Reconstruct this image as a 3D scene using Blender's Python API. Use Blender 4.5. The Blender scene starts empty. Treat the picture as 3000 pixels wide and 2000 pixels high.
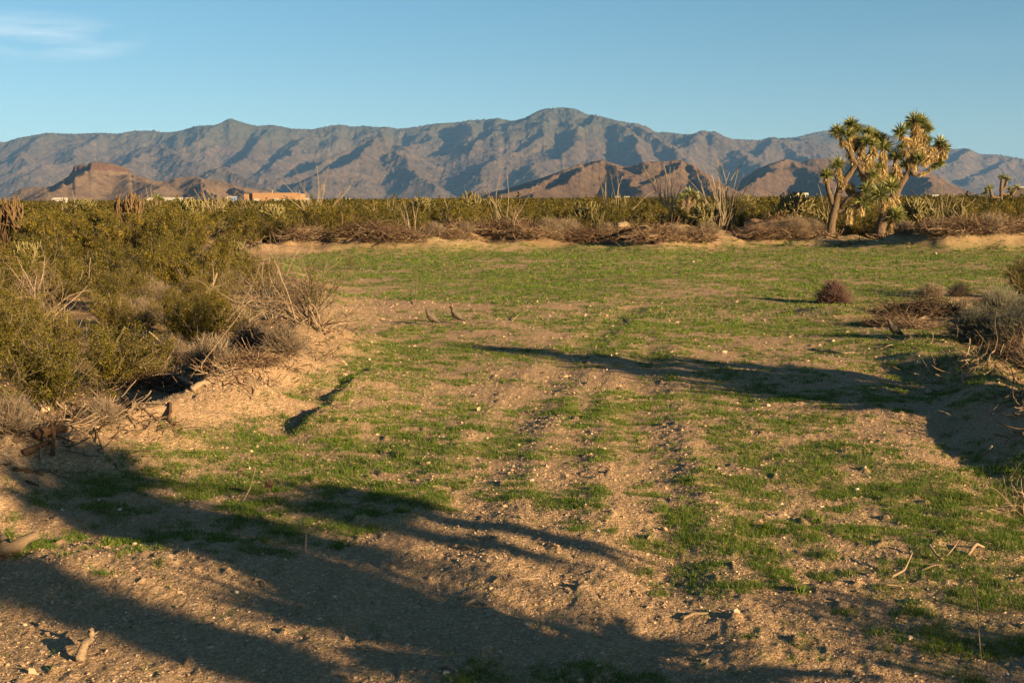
import bpy, math, random
import numpy as np
from mathutils import Vector, Matrix

# ------------------------------------------------------------------ camera, light, exposure
F = 3600.0; HOR = 581.0; ROLL = math.radians(0.34); CAMZ = 1.9
PITCH = math.atan((1000 - HOR) / F)
CP, SP = math.cos(PITCH), math.sin(PITCH)
SUN_AZ, SUN_EL = math.radians(38), math.radians(13)
SUN = np.array([math.cos(SUN_AZ) * math.cos(SUN_EL), -math.sin(SUN_AZ) * math.cos(SUN_EL), math.sin(SUN_EL)])
scene = bpy.context.scene
COL = scene.collection
cam_d = bpy.data.cameras.new('camera'); cam = bpy.data.objects.new('camera', cam_d); COL.objects.link(cam)
cam_d.sensor_width = 36; cam_d.lens = 36 * F / 3000; cam_d.clip_start = 0.1; cam_d.clip_end = 80000
cam.location = (0, 0, CAMZ); cam.rotation_euler = (Matrix.Rotation(math.pi / 2 - PITCH, 3, 'X') @ Matrix.Rotation(-ROLL, 3, 'Z')).to_euler()
scene.camera = cam
scene.view_settings.view_transform = 'Standard'; scene.view_settings.look = 'None'
scene.view_settings.exposure = 1.87; scene.view_settings.gamma = 1
scene.cycles.volume_bounces = 0
scene.cycles.max_bounces = 5; scene.cycles.diffuse_bounces = 3; scene.cycles.transmission_bounces = 2

world = bpy.data.worlds.new('World'); scene.world = world; world.use_nodes = True
wt = world.node_tree; wn = wt.nodes; wl = wt.links; wn.clear()
def nd(t, typ, **kw):
    n = t.nodes.new(typ)
    for k, v in kw.items():
        if k == 'inp':
            for a, b in v.items(): n.inputs[a].default_value = b
        else: setattr(n, k, v)
    return n
sky = nd(wt, 'ShaderNodeTexSky', sky_type='NISHITA', sun_disc=False, sun_elevation=SUN_EL,
         sun_rotation=math.pi / 2 + SUN_AZ, altitude=900, air_density=0.5, dust_density=0.5, ozone_density=1.2)
bg = nd(wt, 'ShaderNodeBackground', inp={'Strength': 0.05})
tint = nd(wt, 'ShaderNodeMix', data_type='RGBA', blend_type='MULTIPLY', inp={0: 1.0, 7: (0.66, 0.925, 0.78, 1)})
wl.new(sky.outputs[0], tint.inputs[6])
# thin cirrus streaks high in the sky (mapped on view direction = world space)
tc = nd(wt, 'ShaderNodeTexCoord'); sep = nd(wt, 'ShaderNodeSeparateXYZ'); wl.new(tc.outputs['Generated'], sep.inputs[0])
def M(t, op, a, b=None, c=None, clamp=False):
    n = t.nodes.new('ShaderNodeMath'); n.operation = op; n.use_clamp = clamp
    for i, v in enumerate((a, b, c)):
        if v is None: continue
        if isinstance(v, (int, float)): n.inputs[i].default_value = v
        else: t.links.new(v, n.inputs[i])
    return n.outputs[0]
def ell(t, sx, sz, cx, cz, rx, rz):
    a = M(t, 'DIVIDE', M(t, 'SUBTRACT', sx, cx), rx); b = M(t, 'DIVIDE', M(t, 'SUBTRACT', sz, cz), rz)
    d = M(t, 'ADD', M(t, 'MULTIPLY', a, a), M(t, 'MULTIPLY', b, b))
    return M(t, 'SUBTRACT', 1.0, d, clamp=True)
mp = nd(wt, 'ShaderNodeMapping', inp={'Scale': (9, 9, 60), 'Rotation': (0, math.radians(-9), 0)})
wl.new(tc.outputs['Generated'], mp.inputs[0])
nz = nd(wt, 'ShaderNodeTexNoise', inp={'Scale': 1.0, 'Detail': 7.0, 'Roughness': 0.5, 'Distortion': 0.35})
wl.new(mp.outputs[0], nz.inputs['Vector'])
# cloud centre (px 190, py 118) and a fainter one on the right
msk = M(wt, 'ADD', ell(wt, sep.outputs[0], sep.outputs[2], -0.355, 0.121, 0.085, 0.020),
        M(wt, 'MULTIPLY', ell(wt, sep.outputs[0], sep.outputs[2], 0.34, 0.11, 0.09, 0.014), 0.04))
msk = M(wt, 'POWER', msk, 1.1)
cl = M(wt, 'MULTIPLY', msk, M(wt, 'MULTIPLY', M(wt, 'SUBTRACT', nz.outputs[0], 0.38, clamp=True), 2.4), clamp=True)
cm = nd(wt, 'ShaderNodeMix', data_type='RGBA', inp={7: (5.6, 6.1, 6.4, 1)})
hzr = nd(wt, 'ShaderNodeValToRGB'); wl.new(sep.outputs[2], hzr.inputs[0])
hzr.color_ramp.elements[0].position = 0.02; hzr.color_ramp.elements[0].color = (1.12, .78, .72, 1)
hzr.color_ramp.elements[1].position = 0.17; hzr.color_ramp.elements[1].color = (1.06, 1.02, 1.0, 1)
warm = nd(wt, 'ShaderNodeMix', data_type='RGBA', blend_type='MULTIPLY', inp={0: 1.0}); wl.new(tint.outputs[2], warm.inputs[6]); wl.new(hzr.outputs[0], warm.inputs[7])
wl.new(cl, cm.inputs[0]); wl.new(warm.outputs[2], cm.inputs[6])
wl.new(cm.outputs[2], bg.inputs[0])
wo = nd(wt, 'ShaderNodeOutputWorld'); wl.new(bg.outputs[0], wo.inputs[0])

sun_d = bpy.data.lights.new('sun', 'SUN'); sun_o = bpy.data.objects.new('sun', sun_d); COL.objects.link(sun_o)
sun_d.energy = 5.0; sun_d.angle = math.radians(0.53); sun_d.color = (1.0, 0.695, 0.35)
sun_o.rotation_euler = Vector(SUN).to_track_quat('Z', 'Y').to_euler(); sun_o.location = (40, -30, 30)

# ------------------------------------------------------------------ helpers
CR, SR = math.cos(ROLL), math.sin(ROLL)
def ray(px, py):
    dx, dy = px - 1500.0, 1000.0 - py
    cx, cu = dx * CR + dy * SR, -dx * SR + dy * CR
    return cx, F * CP + cu * SP, -F * SP + cu * CP
def gp(px, py, z=0.0):
    a, b, c = ray(px, py); t = (z - CAMZ) / c
    return np.array([a * t, b * t, z])
def at(px, py, Y):
    a, b, c = ray(px, py); t = Y / b
    return np.array([a * t, Y, CAMZ + c * t])
def proj(x, y, z=0.0):
    dz = z - CAMZ
    fw = y * CP - dz * SP; up = y * SP + dz * CP
    fw = np.maximum(fw, 0.05)
    u, v = F * x / fw, F * up / fw
    return 1500 + u * CR - v * SR, 1000 - (u * SR + v * CR)

def _h(ix, iy, s):
    n = (ix.astype(np.int64) * 374761393 + iy.astype(np.int64) * 668265263 + s * 974634777) & 0xffffffff
    n = ((n ^ (n >> 13)) * 1274126177) & 0xffffffff
    return ((n ^ (n >> 16)) & 0xffff) / 65535.0
def vn(x, y, s=0):
    ix = np.floor(x); iy = np.floor(y); fx = x - ix; fy = y - iy
    fx = fx * fx * fx * (fx * (fx * 6 - 15) + 10); fy = fy * fy * fy * (fy * (fy * 6 - 15) + 10)
    a = _h(ix, iy, s); b = _h(ix + 1, iy, s); c = _h(ix, iy + 1, s); d = _h(ix + 1, iy + 1, s)
    return (a * (1 - fx) + b * fx) * (1 - fy) + (c * (1 - fx) + d * fx) * fy
def fbm(x, y, s=0, o=5, r=0.5):
    t = 0; a = 1; n = 0
    for i in range(o):
        t = t + a * vn(x * 2 ** i + 17.3 * i, y * 2 ** i - 9.1 * i, s + i); n += a; a *= r
    return t / n
def ridged(x, y, s=0, o=5, r=0.5):
    t = 0; a = 1; n = 0
    for i in range(o):
        v = 1 - np.abs(2 * vn(x * 2 ** i + 7.7 * i, y * 2 ** i + 3.3 * i, s + i) - 1)
        t = t + a * v; n += a; a *= r
    return t / n
def sstep(a, b, x):
    t = np.clip((x - a) / (b - a), 0, 1); return t * t * (3 - 2 * t)
def segdist(x, y, pts):
    """distance to a polyline, its parameter (index+t) and the side"""
    best = np.full(x.shape, 1e9); par = np.zeros(x.shape); side = np.zeros(x.shape)
    for i in range(len(pts) - 1):
        ax, ay = pts[i][:2]; bx, by = pts[i + 1][:2]
        dx, dy = bx - ax, by - ay; L2 = dx * dx + dy * dy
        t = np.clip(((x - ax) * dx + (y - ay) * dy) / L2, 0, 1)
        d = np.hypot(x - ax - t * dx, y - ay - t * dy)
        m = d < best
        best = np.where(m, d, best); par = np.where(m, i + t, par)
        side = np.where(m, np.sign((x - ax) * dy - (y - ay) * dx), side)
    return best, par, side

def make_mesh(name, V, Q=None, T=None, mat=None, smooth=True, attrs=None, parent=None, link=True):
    me = bpy.data.meshes.new(name)
    V = np.asarray(V, np.float32)
    me.vertices.add(len(V)); me.vertices.foreach_set('co', V.ravel())
    nq = 0 if Q is None else len(Q); nt = 0 if T is None else len(T)
    loops = []
    if nq: loops.append(np.asarray(Q, np.int32).ravel())
    if nt: loops.append(np.asarray(T, np.int32).ravel())
    lp = np.concatenate(loops)
    me.loops.add(len(lp)); me.loops.foreach_set('vertex_index', lp)
    me.polygons.add(nq + nt)
    st = np.concatenate([np.arange(nq) * 4, nq * 4 + np.arange(nt) * 3]).astype(np.int32)
    me.polygons.foreach_set('loop_start', st)
    me.polygons.foreach_set('use_smooth', np.full(nq + nt, smooth, bool))
    if attrs:
        for k, v in attrs.items():
            v = np.asarray(v, np.float32)
            if v.ndim == 1:
                a = me.attributes.new(k, 'FLOAT', 'POINT'); a.data.foreach_set('value', v)
            else:
                a = me.attributes.new(k, 'FLOAT_COLOR', 'POINT')
                a.data.foreach_set('color', np.concatenate([v, np.ones((len(v), 1), np.float32)], 1).ravel())
    me.update(calc_edges=True)
    if mat: me.materials.append(mat)
    o = bpy.data.objects.new(name, me)
    if link: COL.objects.link(o)
    if parent: o.parent = parent
    return o

class MB:
    """collects batches of tubes, triangles and lumps as ONE mesh"""
    def __init__(s): s.V = []; s.Q = []; s.T = []; s.A = []; s.n = 0
    def add(s, V, Q=None, T=None, var=0.5):
        V = np.asarray(V, float); s.V.append(V)
        if Q is not None and len(Q): s.Q.append(np.asarray(Q) + s.n)
        if T is not None and len(T): s.T.append(np.asarray(T) + s.n)
        s.A.append(np.broadcast_to(np.asarray(var, float), (len(V),)).copy() if np.ndim(var) == 0 else np.asarray(var, float))
        s.n += len(V)
    def tubes(s, P, R, sides=3, var=None):
        """P (M,N,3) polylines, R (M,N) radii"""
        Mn, N, _ = P.shape
        D = np.gradient(P, axis=1); D /= np.linalg.norm(D, axis=2, keepdims=True) + 1e-9
        up = np.where(np.abs(D[..., 2:3]) > 0.9, np.array([1., 0, 0]), np.array([0, 0, 1.]))
        A = np.cross(D, up); A /= np.linalg.norm(A, axis=2, keepdims=True) + 1e-9
        B = np.cross(D, A)
        th = np.arange(sides) * 2 * math.pi / sides
        V = P[:, :, None, :] + R[:, :, None, None] * (A[:, :, None, :] * np.cos(th)[None, None, :, None] + B[:, :, None, :] * np.sin(th)[None, None, :, None])
        idx = np.arange(Mn * N * sides).reshape(Mn, N, sides)
        a = idx[:, :-1, :]; b = idx[:, 1:, :]
        Q = np.stack([a, np.roll(a, -1, 2), np.roll(b, -1, 2), b], -1).reshape(-1, 4)
        # end caps as triangle fans on the first vertex
        T = []
        for e in (idx[:, 0, :], idx[:, -1, :][:, ::-1]):
            for k in range(1, sides - 1): T.append(np.stack([e[:, 0], e[:, k + 1], e[:, k]], -1))
        T = np.concatenate(T)
        if var is None: va = 0.5
        else: va = np.repeat(np.asarray(var, float), N * sides)
        s.add(V.reshape(-1, 3), Q, T, va)
    def tube(s, pts, rad, sides=6, var=0.5):
        P = np.asarray(pts, float)[None]; R = np.broadcast_to(np.asarray(rad, float), (1, P.shape[1])).copy()
        s.tubes(P, R, sides, [var])
    def blades(s, C, D, L, W, var, bend=0.0, rng=None):
        """thin triangles: base C, direction D, length L, width W"""
        n = len(C); D = D / (np.linalg.norm(D, axis=1, keepdims=True) + 1e-9)
        r = rng.normal(size=(n, 3)); S = np.cross(D, r); S /= np.linalg.norm(S, axis=1, keepdims=True) + 1e-9
        L = np.broadcast_to(L, (n,))[:, None]; W = np.broadcast_to(W, (n,))[:, None]
        if np.any(bend):
            if np.ndim(bend): bend = np.asarray(bend)[:, None]
            mid = C + D * L * .55
            tip = C + D * L + np.array([0, 0, -1.]) * L * bend
            V = np.stack([C - S * W / 2, C + S * W / 2, mid + S * W * .42, mid - S * W * .42, tip], 1)
            i = np.arange(n)[:, None] * 5
            s.add(V.reshape(-1, 3), i + np.array([[0, 1, 2, 3]]), i + np.array([[3, 2, 4]]), np.repeat(var, 5))
        else:
            V = np.stack([C - S * W / 2, C + S * W / 2, C + D * L], 1)
            i = np.arange(n)[:, None] * 3
            s.add(V.reshape(-1, 3), None, i + np.array([[0, 1, 2]]), np.repeat(var, 3))
    def leaves(s, C, size, var, rng):
        """small rhombic leaves in random orientations"""
        n = len(C); a = rng.normal(size=(n, 3)); a /= np.linalg.norm(a, axis=1, keepdims=True)
        b = np.cross(a, rng.normal(size=(n, 3))); b /= np.linalg.norm(b, axis=1, keepdims=True)
        sz = np.broadcast_to(size, (n,))[:, None]
        V = np.stack([C - a * sz * .5, C - b * sz * .28, C + a * sz * .5, C + b * sz * .28], 1)
        i = np.arange(n)[:, None] * 4
        s.add(V.reshape(-1, 3), i + np.array([[0, 1, 2, 3]]), None, np.repeat(var, 4))
    def box(s, c, d, rz=0, var=0.5):
        k = np.array([[x, y, z] for x in (-.5, .5) for y in (-.5, .5) for z in (-.5, .5)]) * np.array(d)
        ca, sa = math.cos(rz), math.sin(rz)
        k = np.stack([k[:, 0] * ca - k[:, 1] * sa, k[:, 0] * sa + k[:, 1] * ca, k[:, 2]], 1) + np.array(c)
        s.add(k, [[0, 1, 3, 2], [4, 6, 7, 5], [0, 4, 5, 1], [2, 3, 7, 6], [0, 2, 6, 4], [1, 5, 7, 3]], None, var)
    def build(s, name, mat, parent=None, smooth=True, link=True):
        V = np.concatenate(s.V); Q = np.concatenate(s.Q) if s.Q else None; T = np.concatenate(s.T) if s.T else None
        return make_mesh(name, V, Q, T, mat, smooth, {'var': np.concatenate(s.A)}, parent, link)

def tag(o, label=None, cat=None, group=None, kind=None):
    if label: o['label'] = label
    if cat: o['category'] = cat
    if group: o['group'] = group
    if kind: o['kind'] = kind
    return o
def empty(name, loc=(0, 0, 0), rz=0, s=1.0):
    o = bpy.data.objects.new(name, None); COL.objects.link(o)
    o.empty_display_size = .1; o.location = loc; o.rotation_euler.z = rz
    o.scale = (s, s, s) if np.ndim(s) == 0 else s
    return o
_kids = {}
def copy_tree(o, parent=None):
    c = o.copy(); COL.objects.link(c); c.parent = parent
    for ch in _kids.get(o.name, []):
        d = ch.copy(); COL.objects.link(d); d.parent = c
    return c
def reg(root, *kids): _kids[root.name] = list(kids); return root

# ------------------------------------------------------------------ materials
def mat_new(name):
    m = bpy.data.materials.new(name); m.use_nodes = True; t = m.node_tree; t.nodes.clear()
    out = t.nodes.new('ShaderNodeOutputMaterial'); return m, t, out
def ramp(t, fac, stops, interp='LINEAR'):
    r = t.nodes.new('ShaderNodeValToRGB'); r.color_ramp.interpolation = interp
    e = r.color_ramp.elements
    while len(e) < len(stops): e.new(0.5)
    for k, (p, c) in enumerate(stops):
        e[k].position = p; e[k].color = (*c, 1) if len(c) == 3 else c
    t.links.new(fac, r.inputs[0]); return r.outputs[0]
def noise(t, vec, scale, detail=4, rough=0.55, dist=0.0, out=0):
    n = nd(t, 'ShaderNodeTexNoise', inp={'Scale': scale, 'Detail': detail, 'Roughness': rough, 'Distortion': dist})
    if vec is not None: t.links.new(vec, n.inputs['Vector'])
    return n.outputs[out]
def mixc(t, f, a, b, mode='MIX'):
    n = nd(t, 'ShaderNodeMix', data_type='RGBA', blend_type=mode)
    for i, v in ((0, f), (6, a), (7, b)):
        if isinstance(v, (int, float)): n.inputs[i].default_value = v
        elif isinstance(v, tuple): n.inputs[i].default_value = (*v, 1) if len(v) == 3 else v
        else: t.links.new(v, n.inputs[i])
    return n.outputs[2]
def veg_mat(name, stops, rough=0.7, trans=0.0, objvar=0.25, bump=None, spec=0.25):
    """colour from the per-leaf 'var' attribute, shifted per object; optional translucency"""
    m, t, out = mat_new(name)
    a = nd(t, 'ShaderNodeAttribute', attribute_name='var')
    oi = nd(t, 'ShaderNodeObjectInfo')
    f = M(t, 'ADD', a.outputs['Fac'], M(t, 'MULTIPLY', M(t, 'SUBTRACT', oi.outputs['Random'], 0.5), objvar), clamp=True)
    col = ramp(t, f, stops)
    p = nd(t, 'ShaderNodeBsdfPrincipled', inp={'Roughness': rough, 'Specular IOR Level': spec})
    t.links.new(col, p.inputs['Base Color'])
    if bump:
        tc_ = nd(t, 'ShaderNodeTexCoord')
        mpn = nd(t, 'ShaderNodeMapping', inp={'Scale': bump[2] if len(bump) > 2 else (1, 1, 1)})
        t.links.new(tc_.outputs['Object'], mpn.inputs[0])
        nn = noise(t, mpn.outputs[0], bump[0], 5, .7)
        b = nd(t, 'ShaderNodeBump', inp={'Strength': 1.0, 'Distance': bump[1]})
        t.links.new(nn, b.inputs['Height']); t.links.new(b.outputs[0], p.inputs['Normal'])
        c2 = mixc(t, M(t, 'MULTIPLY', nn, 0.9, clamp=True), (0.45, 0.42, 0.4), (1.25, 1.25, 1.25))
        t.links.new(mixc(t, 1.0, col, c2, 'MULTIPLY'), p.inputs['Base Color'])
    if trans > 0:
        tr = nd(t, 'ShaderNodeBsdfTranslucent'); t.links.new(col, tr.inputs[0])
        mx = nd(t, 'ShaderNodeMixShader', inp={0: trans})
        t.links.new(p.outputs[0], mx.inputs[1]); t.links.new(tr.outputs[0], mx.inputs[2]); t.links.new(mx.outputs[0], out.inputs[0])
    else: t.links.new(p.outputs[0], out.inputs[0])
    return m
# ------------------------------------------------------------------ terrain
def wpts(lst, z=0.25): return [tuple(gp(a, b, z)[:2]) for a, b in lst]
B_LEFT = wpts([(-900, 1560), (-250, 1400), (0, 1322), (110, 1285), (234, 1238), (350, 1210), (468, 1182), (575, 1143), (678, 1105), (760, 1072), (835, 1030), (912, 962), (930, 930)])
B_LEFT2 = wpts([(930, 930), (900, 870), (850, 820), (810, 785), (770, 755), (700, 742)])
B_FAR = wpts([(500, 700), (700, 706), (900, 700), (1150, 700), (1400, 692), (1650, 690), (1900, 694), (2120, 684), (2350, 686), (2600, 690), (2800, 694), (3100, 690), (3700, 690)], .45)
B_RIGHT = wpts([(2730, 915), (2755, 960), (2790, 985), (2849, 1012), (2890, 1055), (2935, 1090), (3010, 1135), (3150, 1200), (3500, 1330), (4200, 1600)], .3)
lot_poly = [tuple(gp(a, b, 0)[:2]) for a, b in
            [(-1500, 1950), (-250, 1440), (0, 1362), (110, 1325), (234, 1275), (468, 1215), (678, 1135), (835, 1060), (912, 990), (940, 950), (900, 880), (850, 830), (810, 795), (770, 762),
             (700, 750), (760, 735), (1100, 732), (1700, 730), (2400, 722), (3000, 714), (4500, 712), (4500, 850), (3150, 850), (2900, 852), (2730, 900), (2700, 960), (2760, 1010), (2830, 1060), (2900, 1150), (3000, 1230), (3150, 1290), (4200, 1750)]] + [(14, -4), (-14, -4)]
def in_poly(x, y, poly):
    ins = np.zeros(np.shape(x), bool); n = len(poly)
    for i in range(n):
        x1, y1 = poly[i]; x2, y2 = poly[(i + 1) % n]
        c = ((y1 > y) != (y2 > y)) & (x < (x2 - x1) * (y - y1) / (y2 - y1 + 1e-12) + x1)
        ins ^= c
    return ins
RIDGE_C = wpts([(870, 1290), (940, 1235), (1010, 1180), (1060, 1130), (1115, 1085)], 0)
MOUND = gp(2440, 893, .12)
def berm(x, y, pts, h, win, wout, seed, flip=1):
    wx = x + .25 * (fbm(x * 1.3, y * 1.3, seed) - .5) * 2; wy = y + .25 * (fbm(x * 1.3 + 40, y * 1.3, seed + 3) - .5) * 2
    d, p, s = segdist(wx, wy, pts)
    w = np.where(s * flip > 0, win, wout)
    hh = h * (.55 + .9 * fbm(x * .8, y * .8, seed + 9, 3))
    e = sstep(0, .7, p) * sstep(0, .7, len(pts) - 1 - p)
    return hh * np.exp(-(d / w) ** 2) * e
def H(x, y, fine=True):
    x = np.asarray(x, float); y = np.asarray(y, float)
    r = np.hypot(x, y)
    z = .10 * (fbm(x * .25, y * .25, 5, 3) - .5) + .05 * (fbm(x * 1.1, y * 1.1, 8, 3) - .5)
    z = z + sstep(90, 900, r) * 1.2 * (fbm(x * .004, y * .004, 12, 3) - .5)
    z = z + np.where(r < 90, berm(x, y, B_LEFT, .31, .62, .36, 20, 1), 0)
    z = z + np.where(r < 90, berm(x, y, B_LEFT2, .22, .8, .8, 24, 1), 0)
    z = z + np.where(r < 90, berm(x, y, B_RIGHT, .15, .35, .5, 30, -1), 0)
    zf = berm(x, y, B_FAR, .60, 2.0, 2.4, 40, 1) * (.45 + 1.1 * sstep(.35, .65, fbm(x * .28, y * .28, 44, 3)))
    z = z + zf
    pass
    z = z + .14 * np.exp(-((x - MOUND[0]) / .55) ** 2 - ((y - MOUND[1] + .1) / .7) ** 2)
    # ruts and washed-out hollow along the right side, low hump bottom left
    q = gp(2640, 1085); z = z - .10 * np.exp(-((x - q[0]) / .35) ** 2 - ((y - q[1]) / .6) ** 2)
    q = gp(2690, 1060); z = z + .07 * np.exp(-((x - q[0]) / .25) ** 2 - ((y - q[1]) / .25) ** 2)
    q = gp(250, 1690); z = z + .10 * np.exp(-((x - q[0]) / .9) ** 2 - ((y - q[1]) / .45) ** 2)
    d, p, s = segdist(x, y, wpts([(2760, 1010), (2730, 1120), (2780, 1260), (2950, 1420), (3200, 1600)], 0))
    z = z - .07 * np.exp(-(d / .3) ** 2)
    d, p, s = segdist(x, y, RIDGE_C); e = sstep(0, .6, p) * sstep(0, .35, len(RIDGE_C) - 1 - p)
    z = z + e * (.115 - .014 * p) * (.8 + .4 * fbm(x * 3, y * 3, 91, 2)) * np.where(s > 0, np.exp(-(d / .5) ** 2), np.exp(-(d / .09) ** 2))
    for lst in ([(1000, 2300), (1250, 1700), (1500, 1250), (1700, 1020), (1850, 900)], [(2000, 2300), (1950, 1700), (1880, 1250), (1900, 1020)]):
        d, p, s = segdist(x, y, wpts(lst, 0)); z = z - .018 * np.exp(-(d / .22) ** 2) + .012 * np.exp(-((d - .33) / .12) ** 2)
    if fine:
        m = np.clip(1 - r / 60, 0, 1)
        bm = np.clip(z / .3, 0, 1)
        z = z + m * (.020 + .05 * bm) * (fbm(x * 4, y * 4, 60, 4) - .5) + m * (.010 + .016 * bm) * (fbm(x * 22, y * 22, 70, 3) - .5) * 2
        cl = fbm(x * 9, y * 9, 77, 2); z = z + m * .022 * sstep(.80, .9, cl)
    return z
GX = np.arange(0, 3001, 300)
GY = np.array([700, 725, 750, 790, 830, 880, 930, 980, 1040, 1100, 1180, 1260, 1330, 1420, 1500, 1580, 1700, 1800, 1900, 2000, 2300])
GC = np.array([
 [0, 0, .05, .1, .1, .1, .1, .1, .2, .1, .2],
 [0, 0, 0, .3, .55, .45, .6, .6, .7, .85, .9],
 [0, 0, 0, .7, .85, .8, .9, .85, .8, .9, .9],
 [0, 0, .3, .65, .7, .8, .7, .55, .8, .6, .6],
 [0, 0, .3, .55, .65, .65, .7, .6, .65, .45, .45],
 [0, 0, 0, .2, .45, .65, .7, .7, .8, .5, .25],
 [0, 0, 0, .15, .35, .5, .7, .8, .4, .3, .1],
 [0, 0, 0, .25, .4, .4, .4, .5, .45, .5, .5],
 [0, 0, 0, .5, .85, .9, .8, .7, .5, .65, .6],
 [0, 0, 0, .65, .7, .35, .5, .7, .8, .6, .6],
 [0, 0, 0, .5, .6, .25, .4, .5, .55, .3, .5],
 [0, 0, .1, .85, .5, .15, .2, .35, .35, .1, .1],
 [.3, .2, .85, .65, .5, .1, .15, .3, .85, .4, .1],
 [.4, .75, .4, .4, .8, .35, .3, .5, .6, .75, .5],
 [.25, .45, .1, .5, .75, .4, .45, .65, .6, .6, .8],
 [.12, .35, .08, .4, .4, .25, .4, .7, .7, .8, .8],
 [.05, .05, .0, .06, .12, .15, .4, .65, .5, .7, .7],
 [.02, .02, .02, .1, .1, .15, .3, .4, .5, .5, .7],
 [0, 0, 0, .12, .3, .3, .4, .3, .45, .55, .5],
 [0, 0, 0, .3, .35, .5, .5, .35, .35, .4, .4],
 [0, 0, 0, .3, .35, .5, .5, .35, .35, .4, .4]])
GC[13:19, 7:] = np.minimum(GC[13:19, 7:] + .17, .95); GC[8:16, 3:7] = np.minimum(GC[8:16, 3:7] + .07, .95)
def cover_raw(x, y):
    x = np.asarray(x, float); y = np.asarray(y, float)
    px, py = proj(x, y, 0.0); px = np.clip(px, 0, 2999.9); py = np.clip(py, 700, 2299)
    i = np.clip(np.searchsorted(GY, py, 'right') - 1, 0, len(GY) - 2); ty = (py - GY[i]) / (GY[i + 1] - GY[i])
    j = np.clip((px / 300).astype(int), 0, 9); tx = px / 300 - j
    c = (GC[i, j] * (1 - tx) + GC[i, j + 1] * tx) * (1 - ty) + (GC[i + 1, j] * (1 - tx) + GC[i + 1, j + 1] * tx) * ty
    return np.where((y < 2), .2, c)
STRIPS = [(wpts(l, 0), w, a) for l, w, a in [([(100, 1480), (350, 1430), (560, 1335), (800, 1245), (900, 1130), (1050, 1045), (1300, 1010)], .42, .95), ([(1000, 1560), (1120, 1450), (1260, 1370)], .34, .95), ([(2050, 1200), (2350, 1500), (2600, 1800)], .22, .8),
          ([(2300, 1250), (2600, 1450), (2950, 1750)], .26, .85), ([(2000, 1400), (2100, 1650), (2250, 1950)], .18, .7), ([(1400, 1030), (1900, 1060), (2300, 1120)], .5, .85), ([(1300, 1980), (1900, 1990)], .2, .8), ([(2350, 1290), (2700, 1390), (3050, 1480)], .22, .8)]]
def cover(x, y, z=None):
    c = cover_raw(x, y)
    for l, w, a in STRIPS: c = np.maximum(c, a * np.exp(-(segdist(x, y, l)[0] / w) ** 2))
    r = np.hypot(x, y)
    n1 = fbm(x * .55, y * .55, 101, 4, .6); n2 = fbm(x * 2.6, y * 2.6, 111, 4, .6); n3 = fbm(x * 9, y * 9, 131, 3, .6)
    n4 = fbm(x * 1.7, y * .30, 151, 4, .6); n1 = (n1 - .5) * 1.9 + .5; n2 = (n2 - .5) * 1.2 + .5; n3 = (n3 - .5) * 1.35 + .5; n = .28 * n1 + .27 * n2 + .27 * n3 + .18 * n4
    g = sstep(-.03, .03, n - (.69 - .41 * c))
    g = g * np.where(c < .02, 0, 1)
    lot = in_poly(x, y, lot_poly)
    d, p, sd = segdist(x, y, B_LEFT); g = g * np.where(y < 25, .06 + .94 * sstep(.42, .8, d + .35 * (n2 - .5)), 1)
    g = np.where(lot, g, g * .35)
    return g
def build_ground():
    a_f = math.radians(33)
    an = np.concatenate([np.linspace(-a_f, a_f, 760), np.linspace(a_f, 2 * math.pi - a_f, 150)[1:-1]])
    nr1 = 640
    r = np.concatenate([np.exp(np.linspace(math.log(2.2), math.log(75), nr1)), np.exp(np.linspace(math.log(75), math.log(30000), 70))[1:]])
    R, A = np.meshgrid(r, an, indexing='ij')
    X = R * np.sin(A); Y = R * np.cos(A)
    Z = H(X, Y)
    c = cover(X, Y)
    bmask = np.clip((Z - .12) / .25, 0, 1)
    c = c * (1 - .75 * bmask * ~((X > 0) & (Y < 20)))
    lot = in_poly(X, Y, lot_poly).astype(float)
    V = np.stack([X, Y, Z], -1).reshape(-1, 3)
    nA = len(an); nR = len(r)
    idx = np.arange(nR * nA).reshape(nR, nA)
    a = idx[:-1]; b = idx[1:]
    Q = np.stack([a, b, np.roll(b, -1, 1), np.roll(a, -1, 1)], -1).reshape(-1, 4)
    V = np.concatenate([V, [[0, 0, float(H(0., 0.))]]]); ci = len(V) - 1
    T = np.stack([np.full(nA, ci), idx[0], np.roll(idx[0], -1)], -1)
    att = {'grass': np.append(c.ravel(), 0), 'lot': np.append(lot.ravel(), 1)}
    o = make_mesh('ground', V, Q, T, mat_ground(), True, att)
    return tag(o, kind='structure')
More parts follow.
